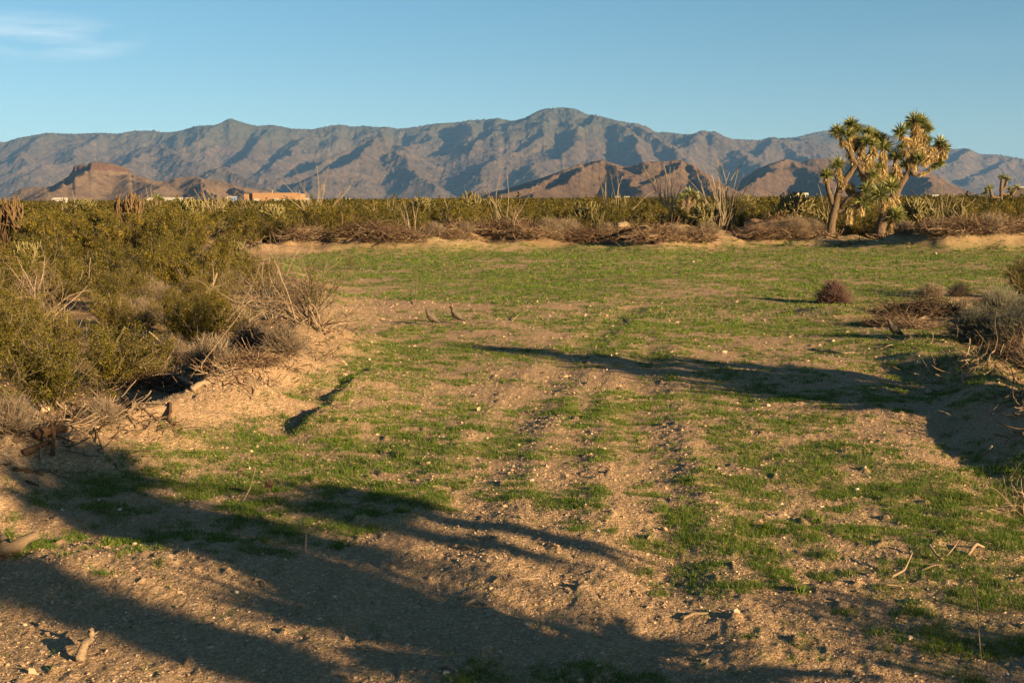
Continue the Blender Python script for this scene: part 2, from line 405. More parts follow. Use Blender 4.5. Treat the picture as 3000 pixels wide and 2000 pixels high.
def mat_ground():
    m, t, out = mat_new('desert_ground')
    tc_ = nd(t, 'ShaderNodeTexCoord'); P = tc_.outputs['Object']
    g = nd(t, 'ShaderNodeAttribute', attribute_name='grass').outputs['Fac']
    lot = nd(t, 'ShaderNodeAttribute', attribute_name='lot').outputs['Fac']
    n1 = noise(t, P, 1.3, 5, .6); n2 = noise(t, P, 24, 5, .7); n3 = noise(t, P, 160, 3, .7)
    v = nd(t, 'ShaderNodeTexVoronoi', inp={'Scale': 85.0, 'Randomness': 1.0}); t.links.new(P, v.inputs['Vector'])
    v2 = nd(t, 'ShaderNodeTexVoronoi', inp={'Scale': 34.0, 'Randomness': 1.0}); t.links.new(P, v2.inputs['Vector'])
    base = ramp(t, n1, [(.3, (.30, .205, .118)), (.7, (.38, .265, .155))])
    gr = nd(t, 'ShaderNodeSeparateColor'); t.links.new(v.outputs['Color'], gr.inputs[0])
    grav = ramp(t, gr.outputs[0], [(0, (.20, .125, .08)), (.35, (.33, .22, .13)), (.75, (.45, .31, .2)), (.97, (.60, .48, .36)), (1, (.7, .6, .5))])
    col = mixc(t, .6, base, grav)
    col = mixc(t, M(t, 'MULTIPLY', n2, .5), col, (.24, .15, .09))
    # leaf litter and crust under the brush
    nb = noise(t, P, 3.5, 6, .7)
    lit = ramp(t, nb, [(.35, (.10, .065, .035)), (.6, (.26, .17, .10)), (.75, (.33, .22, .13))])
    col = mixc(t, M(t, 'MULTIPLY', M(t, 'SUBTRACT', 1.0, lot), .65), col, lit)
    # far away the plain is closed creosote scrub
    sp = nd(t, 'ShaderNodeSeparateXYZ'); t.links.new(P, sp.inputs[0])
    rr = M(t, 'SQRT', M(t, 'ADD', M(t, 'MULTIPLY', sp.outputs[0], sp.outputs[0]), M(t, 'MULTIPLY', sp.outputs[1], sp.outputs[1])))
    far = M(t, 'MULTIPLY', M(t, 'DIVIDE', M(t, 'SUBTRACT', rr, 500.0), 500.0, clamp=True), .8)
    col = mixc(t, far, col, (.12, .11, .045))
    # film of sprouting grass
    gn = M(t, 'ADD', M(t, 'MULTIPLY', noise(t, P, 30, 4, .75), .5), M(t, 'MULTIPLY', noise(t, P, 4.5, 5, .7), .5))
    gm = M(t, 'MULTIPLY', g, M(t, 'MULTIPLY', M(t, 'SUBTRACT', gn, .42, clamp=True), 7.0, clamp=True), clamp=True)
    dist_boost = M(t, 'DIVIDE', M(t, 'SUBTRACT', rr, 9.0), 16.0, clamp=True)
    gm = M(t, 'MULTIPLY', gm, M(t, 'ADD', .30, M(t, 'MULTIPLY', dist_boost, .62)))
    gcol = ramp(t, noise(t, P, 5, 3, .6), [(.3, (.060, .105, .012)), (.7, (.12, .165, .022))])
    col = mixc(t, gm, col, gcol)
    p = nd(t, 'ShaderNodeBsdfPrincipled', inp={'Roughness': .95, 'Specular IOR Level': .12})
    t.links.new(col, p.inputs['Base Color'])
    h1 = M(t, 'MULTIPLY', M(t, 'SUBTRACT', .6, v.outputs['Distance'], clamp=True), .55)
    h2 = M(t, 'MULTIPLY', M(t, 'SUBTRACT', .6, v2.outputs['Distance'], clamp=True), .9)
    hh = M(t, 'ADD', M(t, 'ADD', h1, h2), M(t, 'MULTIPLY', n3, .35))
    b = nd(t, 'ShaderNodeBump', inp={'Strength': 1.0, 'Distance': .016}); t.links.new(hh, b.inputs['Height'])
    b2 = nd(t, 'ShaderNodeBump', inp={'Strength': .7, 'Distance': .03}); t.links.new(n2, b2.inputs['Height']); t.links.new(b.outputs[0], b2.inputs['Normal'])
    t.links.new(b2.outputs[0], p.inputs['Normal']); t.links.new(p.outputs[0], out.inputs[0])
    return m
ground = build_ground()

# ------------------------------------------------------------------ mountains and hills
SK = [(-700, 440), (-400, 430), (0, 415), (20, 417), (55, 405), (145, 389), (200, 392), (235, 392), (300, 389), (350, 392), (400, 383), (452, 383), (458, 380), (466, 386), (500, 388), (540, 382), (580, 369), (640, 366), (660, 357), (672, 350), (680, 346), (690, 350), (700, 353), (730, 363), (760, 369), (805, 366), (860, 377), (920, 379), (980, 367),
      (1003, 365), (1040, 372), (1070, 368), (1110, 373), (1138, 371), (1155, 376), (1180, 377), (1220, 372), (1280, 362), (1340, 359), (1380, 352), (1440, 349), (1463, 345), (1475, 350), (1507, 354), (1540, 346), (1580, 325), (1600, 318), (1630, 317), (1650, 315), (1680, 317), (1700, 323), (1722, 336), (1745, 336),
      (1790, 348), (1810, 353), (1850, 361), (1862, 360), (1900, 372), (1925, 388), (1950, 387), (1990, 391), (2000, 394), (2035, 392), (2050, 385), (2065, 381), (2080, 388), (2090, 383), (2100, 386), (2120, 397), (2145, 407), (2185, 409), (2230, 411), (2250, 404), (2268, 401), (2285, 405), (2335, 402),
      (2380, 390), (2440, 379), (2500, 370), (2520, 363), (2540, 366), (2555, 370), (2580, 385), (2620, 400), (2680, 415), (2760, 434), (2800, 437), (2840, 434), (2865, 448), (2880, 452), (2920, 452), (2960, 458), (3000, 465), (3300, 478), (3700, 500)]
def range_mesh(name, sky, ridges, Y0, Y1, crestY, nu, nv, u0, u1, slope, k, amp, mat, seed, spur=(0.55, 3.0), sc=1.0, cap=None):
    u = np.linspace(u0, u1, nu); v = np.linspace(0, 1, nv); Yv = Y0 + (Y1 - Y0) * v
    U, YY = np.meshgrid(u, Yv, indexing='ij')
    X = (U - 1500) / 3640.0 * YY
    wx = X + 160 * sc * (fbm(X / (700 * sc), YY / (700 * sc), seed, 4) - .5) * 2
    wy = YY + 160 * sc * (fbm(X / (700 * sc) + 31, YY / (700 * sc), seed + 5, 4) - .5) * 2
    cy = np.interp([p[0] for p in sky], *crestY)
    allr = [[(p[0], p[1], c) for p, c in zip(sky, cy)]] + ridges
    Z = np.full(X.shape, -200.0)
    for li, rd in enumerate(allr):
        P = [at(a, b, c) for a, b, c in rd]
        d, par, sd = segdist(wx, wy, P)
        zr = np.interp(par, np.arange(len(P)), [p[2] for p in P])
        sl = slope * (1.0 if li == 0 else 1.4)
        t = zr - sl * d * (1 - .25 * np.clip(d / (1800 * sc), 0, 1))
        if li == 0: t = np.where(d < 1, t, t)
        m = np.maximum(Z, t); Z = m + k * np.log(np.exp(np.clip((Z - m) / k, -30, 0)) + np.exp(np.clip((t - m) / k, -30, 0))) - k * .0
    Zn = np.clip(Z / (500 * sc), 0, 1)
    sx = (X - spur[0] * YY) / (620 * sc); sy = (YY) / (620 * sc * spur[1])
    e = (ridged(sx, sy, seed + 50, 6, .52) - .62) * 1.8
    e2 = (ridged(X / (190 * sc), YY / (260 * sc), seed + 60, 5, .55) - .62)
    e3 = (ridged(X / (60 * sc), YY / (75 * sc), seed + 70, 3, .55) - .6)
    Z = Z + amp * (e * (.25 + .75 * Zn) + (.75 * e2 + .65 * e3) * (1.0 if sc == 1.0 else .7)) * sstep(0, .25, Zn)
    if cap:
        w = sstep(cap[0] - 14, cap[0] + 6, U) * sstep(cap[1] + 14, cap[1] - 6, U); q = np.maximum(Z - cap[2], 0)
        Z = Z + w * (np.minimum(q * 5, cap[3]) - np.minimum(q, 30) * .75)
    tgt = np.interp(u, [p[0] for p in sky], [p[1] for p in sky])
    el_t = np.array([ray(a, b)[2] / ray(a, b)[1] for a, b in zip(u, tgt)])
    el = ((Z - CAMZ) / YY).max(1)
    ratio = np.clip(el_t / np.maximum(el, 1e-4), .3, 2.5)
    kk = np.ones(5) / 5; rs = np.convolve(np.pad(ratio, 2, 'edge'), kk, 'valid')
    Z = Z * rs[:, None]
    Z = np.maximum(Z, -12 + 0 * Z)
    V = np.stack([X, YY, Z], -1).reshape(-1, 3)
    idx = np.arange(nu * nv).reshape(nu, nv)
    Q = np.stack([idx[:-1, :-1], idx[1:, :-1], idx[1:, 1:], idx[:-1, 1:]], -1).reshape(-1, 4)
    keep = (Z.ravel()[Q] > -11.9).any(1)
    o = make_mesh(name, V, Q[keep], None, mat, True, {'elev': Z.ravel() / 1000})
    return tag(o, kind='structure')
def mat_rock(name, low, high, dark, sc=1.0, cap=None, green=None, speck=.5):
    m, t, out = mat_new(name)
    tc_ = nd(t, 'ShaderNodeTexCoord'); P = tc_.outputs['Object']
    n1 = noise(t, P, .0016 / sc, 6, .6, .4); n2 = noise(t, P, .010 / sc, 8, .75); n3 = noise(t, P, .045 / sc, 5, .85)
    col = ramp(t, n1, [(.35, low), (.65, high)])
    col = mixc(t, M(t, 'MULTIPLY', M(t, 'SUBTRACT', n2, .42, clamp=True), 2.6 * speck, clamp=True), col, dark)
    col = mixc(t, M(t, 'MULTIPLY', M(t, 'SUBTRACT', n3, .5, clamp=True), 3.5 * speck, clamp=True), col, dark)
    el = nd(t, 'ShaderNodeAttribute', attribute_name='elev').outputs['Fac']
    if green:
        ge = M(t, 'MULTIPLY', M(t, 'SUBTRACT', M(t, 'ADD', el, M(t, 'MULTIPLY', M(t, 'SUBTRACT', n1, .5), .55)), green[0]), green[1], clamp=True)
        col = mixc(t, M(t, 'MULTIPLY', ge, .8), col, green[2])
    geo = nd(t, 'ShaderNodeNewGeometry'); sn = nd(t, 'ShaderNodeSeparateXYZ'); t.links.new(geo.outputs['True Normal'], sn.inputs[0])
    steep = M(t, 'MULTIPLY', M(t, 'SUBTRACT', .80, sn.outputs[2], clamp=True), 5.0, clamp=True)
    if cap: col = mixc(t, M(t, 'MULTIPLY', steep, M(t, 'GREATER_THAN', el, cap[0])), col, cap[1])
    else: col = mixc(t, M(t, 'MULTIPLY', M(t, 'SUBTRACT', noise(t, P, .022 / sc, 6, .8), .56, clamp=True), 5.0, clamp=True), col, (.24, .175, .13))
    p = nd(t, 'ShaderNodeBsdfPrincipled', inp={'Roughness': 1.0, 'Specular IOR Level': 0.0})
    t.links.new(col, p.inputs['Base Color'])
    b = nd(t, 'ShaderNodeBump', inp={'Strength': 1.0, 'Distance': 42.0 * sc}); t.links.new(n2, b.inputs['Height'])
    b2 = nd(t, 'ShaderNodeBump', inp={'Strength': 1.0, 'Distance': 14.0 * sc}); t.links.new(n3, b2.inputs['Height']); t.links.new(b.outputs[0], b2.inputs['Normal'])
    t.links.new(b2.outputs[0], p.inputs['Normal']); t.links.new(p.outputs[0], out.inputs[0])
    return m
RID = [
 [(1745, 337, 10800), (1690, 385, 10300), (1645, 440, 9700), (1600, 478, 9200), (1562, 515, 8700), (1520, 560, 8200)],
 [(1625, 345, 10900), (1590, 390, 10400), (1530, 433, 9900), (1489, 458, 9500), (1430, 508, 9000), (1390, 545, 8500)],
 [(1560, 372, 11000), (1490, 392, 10700), (1425, 414, 10400), (1383, 450, 10000), (1345, 495, 9600)],
 [(1745, 337, 10800), (1830, 380, 10300), (1850, 432, 9700), (1880, 480, 9100), (1900, 530, 8500)],
 [(1850, 362, 11000), (1950, 410, 10400), (2010, 450, 9800), (2060, 500, 9200)],
 [(1119, 402, 10200), (1065, 448, 9400), (1000, 492, 8700), (900, 540, 8000), (860, 565, 7700)],
 [(1119, 402, 10200), (1180, 440, 9600), (1210, 490, 9000), (1260, 545, 8300)],
 [(1119, 402, 10200), (1040, 425, 10000), (960, 470, 9600), (890, 503, 9200), (800, 530, 8800)],
 [(1380, 352, 11700), (1365, 428, 10600), (1330, 468, 10100)],
 [(1280, 362, 11800), (1240, 400, 11300), (1180, 425, 10900)],
 [(805, 366, 11800), (760, 430, 11000), (720, 455, 10500), (665, 486, 9900), (600, 520, 9300)],
 [(920, 379, 11800), (880, 430, 11000), (820, 470, 10300), (760, 505, 9700)],
 [(680, 348, 11900), (620, 390, 11500), (540, 425, 11000)],
 [(438, 414, 10800), (400, 455, 10100), (350, 500, 9300)],
 [(438, 414, 10800), (520, 450, 10200), (590, 480, 9700)],
 [(663, 487, 8400), (600, 525, 8000), (560, 550, 7800)],
 [(663, 487, 8400), (740, 530, 8100), (790, 560, 7900)],
 [(145, 390, 11900), (90, 440, 11200), (40, 480, 10500)],
 [(300, 390, 11900), (250, 430, 11200), (180, 470, 10500), (120, 500, 9800)],
 [(2065, 382, 11200), (2040, 430, 10500), (1980, 470, 9800)],
 [(2066, 382, 11200), (2160, 430, 10500), (2220, 470, 9900), (2300, 500, 9300)],
 [(2268, 402, 11400), (2340, 440, 10800), (2420, 475, 10200), (2480, 505, 9700)],
 [(2268, 402, 11400), (2230, 440, 10800), (2150, 490, 10000)],
 [(2520, 364, 13200), (2450, 420, 12400), (2400, 450, 11900)],
 [(2680, 415, 12600), (2640, 450, 12000), (2590, 480, 11400)],
 [(2840, 435, 12500), (2760, 480, 11700), (2700, 510, 11000)],
 [(2960, 458, 12300), (2900, 500, 11500), (2850, 530, 10800)],
 [(1430, 545, 7800), (1380, 560, 7600)],
]
rockM = mat_rock('mountain_rock', (.124, .089, .065), (.168, .122, .089), (.034, .036, .026), 1.0, green=(.40, 3.0, (.060, .070, .044)), speck=1.15)
mountains = range_mesh('mountains', SK, RID, 7000, 14500, ([-700, 0, 1500, 1650, 2000, 2330, 2380, 2560, 2680, 3700], [12000, 12000, 11900, 11300, 11300, 11400, 12900, 13300, 12700, 12400]),
                       1500, 420, -620, 3620, .40, 10, 46, rockM, 300)
SK1 = [(-60, 600), (20, 576), (60, 552), (100, 549), (150, 546), (200, 517), (214, 500), (219, 484), (262, 481), (264, 476), (275, 474), (300, 474), (340, 481), (372, 492), (380, 497), (385, 508), (420, 519), (455, 530), (485, 531), (515, 521), (560, 517), (585, 519), (612, 528), (650, 531), (700, 545), (740, 553), (800, 562), (850, 572), (905, 588), (960, 600)]
hillM = mat_rock('hill_rock', (.21, .145, .098), (.27, .19, .125), (.085, .06, .04), .35, cap=(.091, (.125, .07, .05)), speck=1.15)
hill = range_mesh('hill', SK1, [[(300, 478, 3900), (230, 520, 3600), (150, 560, 3300)], [(370, 495, 3900), (440, 540, 3500), (500, 570, 3300)], [(160, 548, 3600), (120, 570, 3400)], [(560, 518, 3850), (600, 550, 3500), (640, 575, 3300)], [(690, 545, 3900), (760, 575, 3600)]],
                  3050, 4700, ([-60, 960], [3950, 3950]), 700, 170, -60, 960, .36, 4, 7.5, hillM, 500, (0.4, 1.6), .28, cap=(214, 388, 90, 15))
SK2 = [(1240, 600), (1320, 582), (1400, 568), (1480, 556), (1560, 531), (1620, 511), (1660, 497), (1700, 481), (1740, 473), (1765, 468), (1800, 478), (1830, 488), (1850, 487), (1880, 477), (1900, 473), (1950, 473), (1980, 469), (2000, 469), (2030, 480), (2060, 500), (2100, 528), (2160, 556), (2200, 575), (2250, 600)]
hill2M = mat_rock('hill_rock_warm', (.13, .082, .052), (.175, .118, .074), (.05, .034, .022), .35, speck=1.15)
hill_b = range_mesh('hill', SK2, [[(1765, 469, 4500), (1700, 520, 4000), (1620, 555, 3700), (1560, 572, 3500)], [(1765, 469, 4500), (1850, 520, 4050), (1880, 560, 3700)], [(1890, 474, 4500), (1860, 520, 4100)], [(1990, 470, 4500), (1930, 520, 4050), (1900, 550, 3800)], [(2000, 470, 4500), (2060, 530, 4000), (2090, 565, 3700)], [(1690, 485, 4450), (1600, 535, 4050), (1480, 570, 3700)]],
                    3350, 5400, ([1240, 2250], [4550, 4550]), 760, 200, 1240, 2250, .42, 4, 13, hill2M, 600, (0.5, 1.6), .32)
SK3 = [(2060, 600), (2120, 585), (2150, 560), (2170, 530), (2220, 496), (2260, 480), (2290, 470), (2310, 466), (2350, 476), (2385, 465), (2440, 465), (2520, 476), (2600, 484), (2680, 490), (2740, 510), (2780, 530), (2830, 555), (2900, 577), (2980, 600)]
hill_c = range_mesh('hill', SK3, [[(2310, 468, 5400), (2240, 520, 4900), (2180, 560, 4500)], [(2330, 470, 5400), (2400, 530, 4800), (2440, 565, 4500)], [(2500, 476, 5400), (2540, 530, 4800)], [(2680, 492, 5400), (2720, 545, 4800)]],
                    4200, 6200, ([2060, 2980], [5450, 5450]), 620, 170, 2060, 2980, .42, 5, 11, hill2M, 700, (0.5, 1.6), .36)
# ------------------------------------------------------------------ plant materials
M_leaf = veg_mat('creosote_leaf', [(0, (.030, .030, .004)), (.35, (.072, .066, .006)), (.7, (.125, .106, .009)), (.9, (.19, .148, .015)), (1, (.23, .145, .022))], .65, .28, .42)
M_leaf_far = veg_mat('creosote_leaf_distant', [(0, (.022, .020, .004)), (.35, (.052, .045, .006)), (.7, (.09, .074, .008)), (1, (.16, .12, .02))], .7, .2, 0)
M_stem = veg_mat('grey_stem', [(0, (.045, .032, .022)), (.6, (.11, .085, .06)), (.9, (.22, .175, .13)), (1, (.36, .30, .23))], .85, 0, .3)
M_dead = veg_mat('dead_wood', [(0, (.07, .042, .025)), (.5, (.16, .112, .072)), (1, (.30, .23, .16))], .9, 0, .3)
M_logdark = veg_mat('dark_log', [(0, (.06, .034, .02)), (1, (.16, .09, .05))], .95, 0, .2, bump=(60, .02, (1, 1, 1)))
M_brush_shade = veg_mat('brush_painted_shade', [(0, (.018, .012, .009)), (.5, (.045, .03, .022)), (1, (.10, .07, .045))], .9, 0, .1)  # brown brush taken near black: the pile's shade is put into its colour
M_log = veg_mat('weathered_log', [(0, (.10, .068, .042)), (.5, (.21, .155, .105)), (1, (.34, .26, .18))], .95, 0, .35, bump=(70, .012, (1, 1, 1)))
M_brown = veg_mat('brown_brush', [(0, (.04, .022, .014)), (.5, (.12, .075, .047)), (1, (.26, .185, .12))], .9, 0, .3)
M_grey = veg_mat('grey_twig', [(0, (.07, .05, .036)), (.5, (.155, .118, .084)), (1, (.29, .23, .165))], .9, 0, .25)
M_sage = veg_mat('sage_twig', [(0, (.07, .068, .05)), (.5, (.15, .145, .105)), (1, (.26, .25, .185))], .9, .1, .2)
M_bark = veg_mat('joshua_bark', [(0, (.10, .072, .048)), (1, (.22, .16, .108))], .95, 0, .1, bump=(13, .12, (1, 1, .35)))
M_skirt = veg_mat('dead_yucca_leaf', [(0, (.10, .066, .028)), (.45, (.34, .245, .105)), (.8, (.52, .40, .19)), (1, (.68, .56, .30))], .75, .12, .1)
M_spike = veg_mat('yucca_leaf', [(0, (.06, .075, .024)), (.5, (.18, .20, .062)), (1, (.44, .42, .14))], .55, .25, .15, spec=.4)
M_cholla = veg_mat('cholla_skin', [(0, (.045, .038, .016)), (.5, (.105, .09, .036)), (1, (.18, .155, .066))], .8, .05, .15)
M_chollabrown = veg_mat('cholla_old', [(0, (.025, .016, .010)), (.5, (.065, .042, .022)), (1, (.13, .085, .042))], .85, 0, .15)
M_oco = veg_mat('ocotillo_wand', [(0, (.09, .065, .04)), (.5, (.18, .14, .09)), (1, (.29, .24, .16))], .85, 0, .2)
M_red = veg_mat('ocotillo_bud', [(0, (.35, .05, .02)), (1, (.5, .12, .05))], .7, 0, .1)
M_grass = veg_mat('grass_blade', [(0, (.03, .065, .008)), (.5, (.07, .135, .012)), (.85, (.14, .20, .02)), (1, (.32, .25, .11))], .6, .35, .1)
M_stone = veg_mat('pebble', [(0, (.16, .11, .08)), (.5, (.36, .25, .16)), (.9, (.52, .40, .29)), (1, (.68, .6, .52))], .9, 0, .2)

def grow(rng, S, D, L, N, curl=.15, bias=(0, 0, 0), drift=.5):
    """random-walk polylines: start S, direction D (M,3), length L (M,)"""
    Mn = len(S); P = np.zeros((Mn, N, 3)); P[:, 0] = S
    d = D / (np.linalg.norm(D, axis=1, keepdims=True) + 1e-9); w = rng.normal(size=(Mn, 3)) * curl * drift
    for i in range(1, N):
        w = w * .6 + rng.normal(size=(Mn, 3)) * curl
        d = d + w + np.asarray(bias) / N
        d /= np.linalg.norm(d, axis=1, keepdims=True)
        P[:, i] = P[:, i - 1] + d * (L / (N - 1))[:, None]
    return P
def dirs(rng, n, t0, t1, az0=0, az1=2 * math.pi):
    th = rng.uniform(t0, t1, n); az = rng.uniform(az0, az1, n)
    return np.stack([np.sin(th) * np.cos(az), np.sin(th) * np.sin(az), np.cos(th)], 1)
def pick(rng, P, n, lo=.3, hi=1.0):
    """points and directions along random members of P"""
    i = rng.integers(0, len(P), n); t = rng.uniform(lo, hi, n) * (P.shape[1] - 1 - 1e-6)
    k = t.astype(int); f = (t - k)[:, None]
    d = P[i, k + 1] - P[i, k]
    return P[i, k] * (1 - f) + P[i, k + 1] * f, d / (np.linalg.norm(d, axis=1, keepdims=True) + 1e-9), i

def creosote(seed, Ht=1.3, Wd=1.0, stems=26, twigs=240, nleaf=9000, lsz=.016, r0=.011, orange=.05, lo=.35, root=None, sides=4):
    rng = np.random.default_rng(seed)
    S = np.stack([rng.normal(0, .05, stems), rng.normal(0, .05, stems), np.full(stems, -.05)], 1)
    D = dirs(rng, stems, .08, .95 * Wd); L = Ht * rng.uniform(.5, .84, stems) / np.maximum(D[:, 2], .62) ** .6
    P = grow(rng, S, D, L, 8, .10, (0, 0, .5))
    st = MB(); R = np.linspace(1, .35, 8)[None] * (r0 * rng.uniform(.6, 1.3, stems))[:, None]
    st.tubes(P, R, sides, rng.uniform(.2, .95, stems))
    s2, d2, _ = pick(rng, P, twigs, lo, .98)
    D2 = d2 + rng.normal(size=(twigs, 3)) * .55 + [0, 0, .25]
    P2 = grow(rng, s2, D2, rng.uniform(.12, .32, twigs) * Ht, 5, .16, (0, 0, .2))
    st.tubes(P2, np.linspace(1, .4, 5)[None] * np.full((twigs, 1), r0 * .38), 3, rng.uniform(.2, .9, twigs))
    lf = MB()
    nc = max(int(twigs * 1.5), 10); s3, d3, ci = pick(rng, P2, nc, .25, 1.0)
    per = max(int(nleaf / nc), 1)
    C = np.repeat(s3, per, 0) + rng.normal(size=(nc * per, 3)) * np.repeat(rng.uniform(.016, .042, nc), per)[:, None] * Ht + rng.normal(size=(nc * per, 3)) * lsz * .5
    tone = np.repeat(rng.uniform(.1, .85, nc), per) + rng.normal(0, .10, nc * per)
    tone = np.where(rng.random(nc * per) < orange, rng.uniform(.9, 1, nc * per), np.clip(tone, 0, .88))
    lf.leaves(C, lsz * rng.uniform(.45, 1.6, nc * per), tone, rng)
    return st, lf
def shrub_dome(seed, R=.5, Ht=.5, n=700, r0=.0028, curl=.14, tmax=1.45, fine=2, leaf=0):
    """dense dome of fine twigs (bursage, saltbush, dead sage)"""
    rng = np.random.default_rng(seed); mb = MB()
    D = dirs(rng, n, .05, tmax); ln = 1 / np.sqrt((np.sin(np.arccos(D[:, 2])) / R) ** 2 + (D[:, 2] / Ht) ** 2)
    S = rng.normal(0, .05 * R, (n, 3)); S[:, 2] = -.02
    P = grow(rng, S, D, ln * rng.uniform(.6, 1.08, n), 6, curl, (0, 0, .15))
    mb.tubes(P, np.linspace(1.5, .55, 6)[None] * np.full((n, 1), r0), 3, rng.uniform(.1, .9, n))
    m_ = n * fine
    s2, d2, _ = pick(rng, P, m_, .4, 1.0)
    P2 = grow(rng, s2, d2 + rng.normal(size=(m_, 3)) * .6, rng.uniform(.12, .3, m_) * R, 4, .22)
    mb.tubes(P2, np.linspace(1, .5, 4)[None] * np.full((m_, 1), r0 * .6), 3, rng.uniform(.2, 1, m_))
    if leaf:
        s3, _, _ = pick(rng, P2, leaf, .1, 1); mb.leaves(s3 + rng.normal(size=(leaf, 3)) * .006, .011, rng.uniform(.4, 1, leaf), rng)
    return mb
def dead_bush(seed, Ht=1.0, n=14, r0=.009, spread=1.1, sub=90, lean=(0, 0, 0)):
    rng = np.random.default_rng(seed); mb = MB()
    S = rng.normal(0, .06, (n, 3)); S[:, 2] = -.04
    D = dirs(rng, n, .1, spread) + np.array(lean)
    P = grow(rng, S, D, Ht * rng.uniform(.6, 1.25, n), 9, .16, (0, 0, .1))
    mb.tubes(P, np.linspace(1.2, .3, 9)[None] * (r0 * rng.uniform(.6, 1.4, n))[:, None], 5, rng.uniform(.3, 1, n))
    s2, d2, _ = pick(rng, P, sub, .25, 1)
    P2 = grow(rng, s2, d2 + rng.normal(size=(sub, 3)) * .6, rng.uniform(.12, .45, sub) * Ht, 6, .22)
    mb.tubes(P2, np.linspace(1, .35, 6)[None] * np.full((sub, 1), r0 * .35), 3, rng.uniform(.3, 1, sub))
    s3, d3, _ = pick(rng, P2, sub * 2, .3, 1)
    P3 = grow(rng, s3, d3 + rng.normal(size=(sub * 2, 3)) * .7, rng.uniform(.05, .18, sub * 2) * Ht, 4, .2)
    mb.tubes(P3, np.full((sub * 2, 4), r0 * .18), 3, rng.uniform(.3, 1, sub * 2))
    return mb
def brush_heap(seed, rx=1.1, ry=.6, rz=.4, n=420, r0=.010):
    """pile of uprooted dead brush: crossing sticks and twigs, all lying low"""
    rng = np.random.default_rng(seed); mb = MB()
    th = rng.uniform(0, 2 * math.pi, n); q = np.sqrt(rng.random(n))
    S = np.stack([q * rx * np.cos(th), q * ry * np.sin(th), rng.random(n) * rz * (1 - q ** 2 * .8)], 1)
    az = rng.uniform(0, 2 * math.pi, n); D = np.stack([np.cos(az), np.sin(az), rng.normal(.12, .35, n)], 1)
    P = grow(rng, S, D, rng.uniform(.25, .9, n), 6, .20, (0, 0, -.35))
    P[..., 2] = np.maximum(P[..., 2], -.03)
    mb.tubes(P, np.linspace(1.1, .4, 6)[None] * (r0 * rng.uniform(.35, 2.0, n) ** 1.3)[:, None], 4, rng.uniform(0, 1, n))
    s2, d2, _ = pick(rng, P, n * 3, .2, 1)
    P2 = grow(rng, s2, d2 + rng.normal(size=(n * 3, 3)) * .7, rng.uniform(.06, .28, n * 3), 4, .25)
    mb.tubes(P2, np.full((n * 3, 4), r0 * .3), 3, rng.uniform(0, 1, n * 3))
    return mb
def log_mesh(pts, rad, seed=0, sides=16, n=24, forks=2, rough=.62):
    """weathered stick or log through pts, with knots and broken forks"""
    rng = np.random.default_rng(seed); mb = MB(); pts = np.array(pts, float)
    t = np.linspace(0, len(pts) - 1, n); P = np.stack([np.interp(t, np.arange(len(pts)), pts[:, k]) for k in range(3)], 1)
    L = np.linalg.norm(pts[-1] - pts[0]); P += rng.normal(size=P.shape) * rad * .08
    for _ in range(2): P[1:-1] = (P[:-2] + 2 * P[1:-1] + P[2:]) / 4
    R = rad * np.interp(t, [0, len(pts) - 1], [1.1, .6]) * (1 + .05 * rng.normal(size=n)); R[0] *= .5; R[-1] *= .35
    mb.tube(P, R, sides, .65)
    V = mb.V[0]; th = np.tile(np.arange(sides) / sides * 7, n) + seed; ax_ = np.repeat(np.arange(n) * .35, sides)
    k_ = 1 + rough * (fbm(th, ax_, seed, 3) - .5) + .25 * (fbm(th * 3, ax_ * .4, seed + 4, 2) - .5)
    mb.V[0] = np.repeat(P, sides, 0) + (V - np.repeat(P, sides, 0)) * k_[:, None]
    for k in range(forks):
        i = rng.integers(n // 4, n - 3); d = P[i + 1] - P[i]; d = d / (np.linalg.norm(d) + 1e-9) + rng.normal(size=3) * .5 + [0, 0, .25]
        q = grow(rng, P[i][None], d[None], np.array([L * rng.uniform(.15, .4)]), 7, .12)
        mb.tubes(q, np.linspace(.55, .15, 7)[None] * R[i], 6, [.7])
    return mb
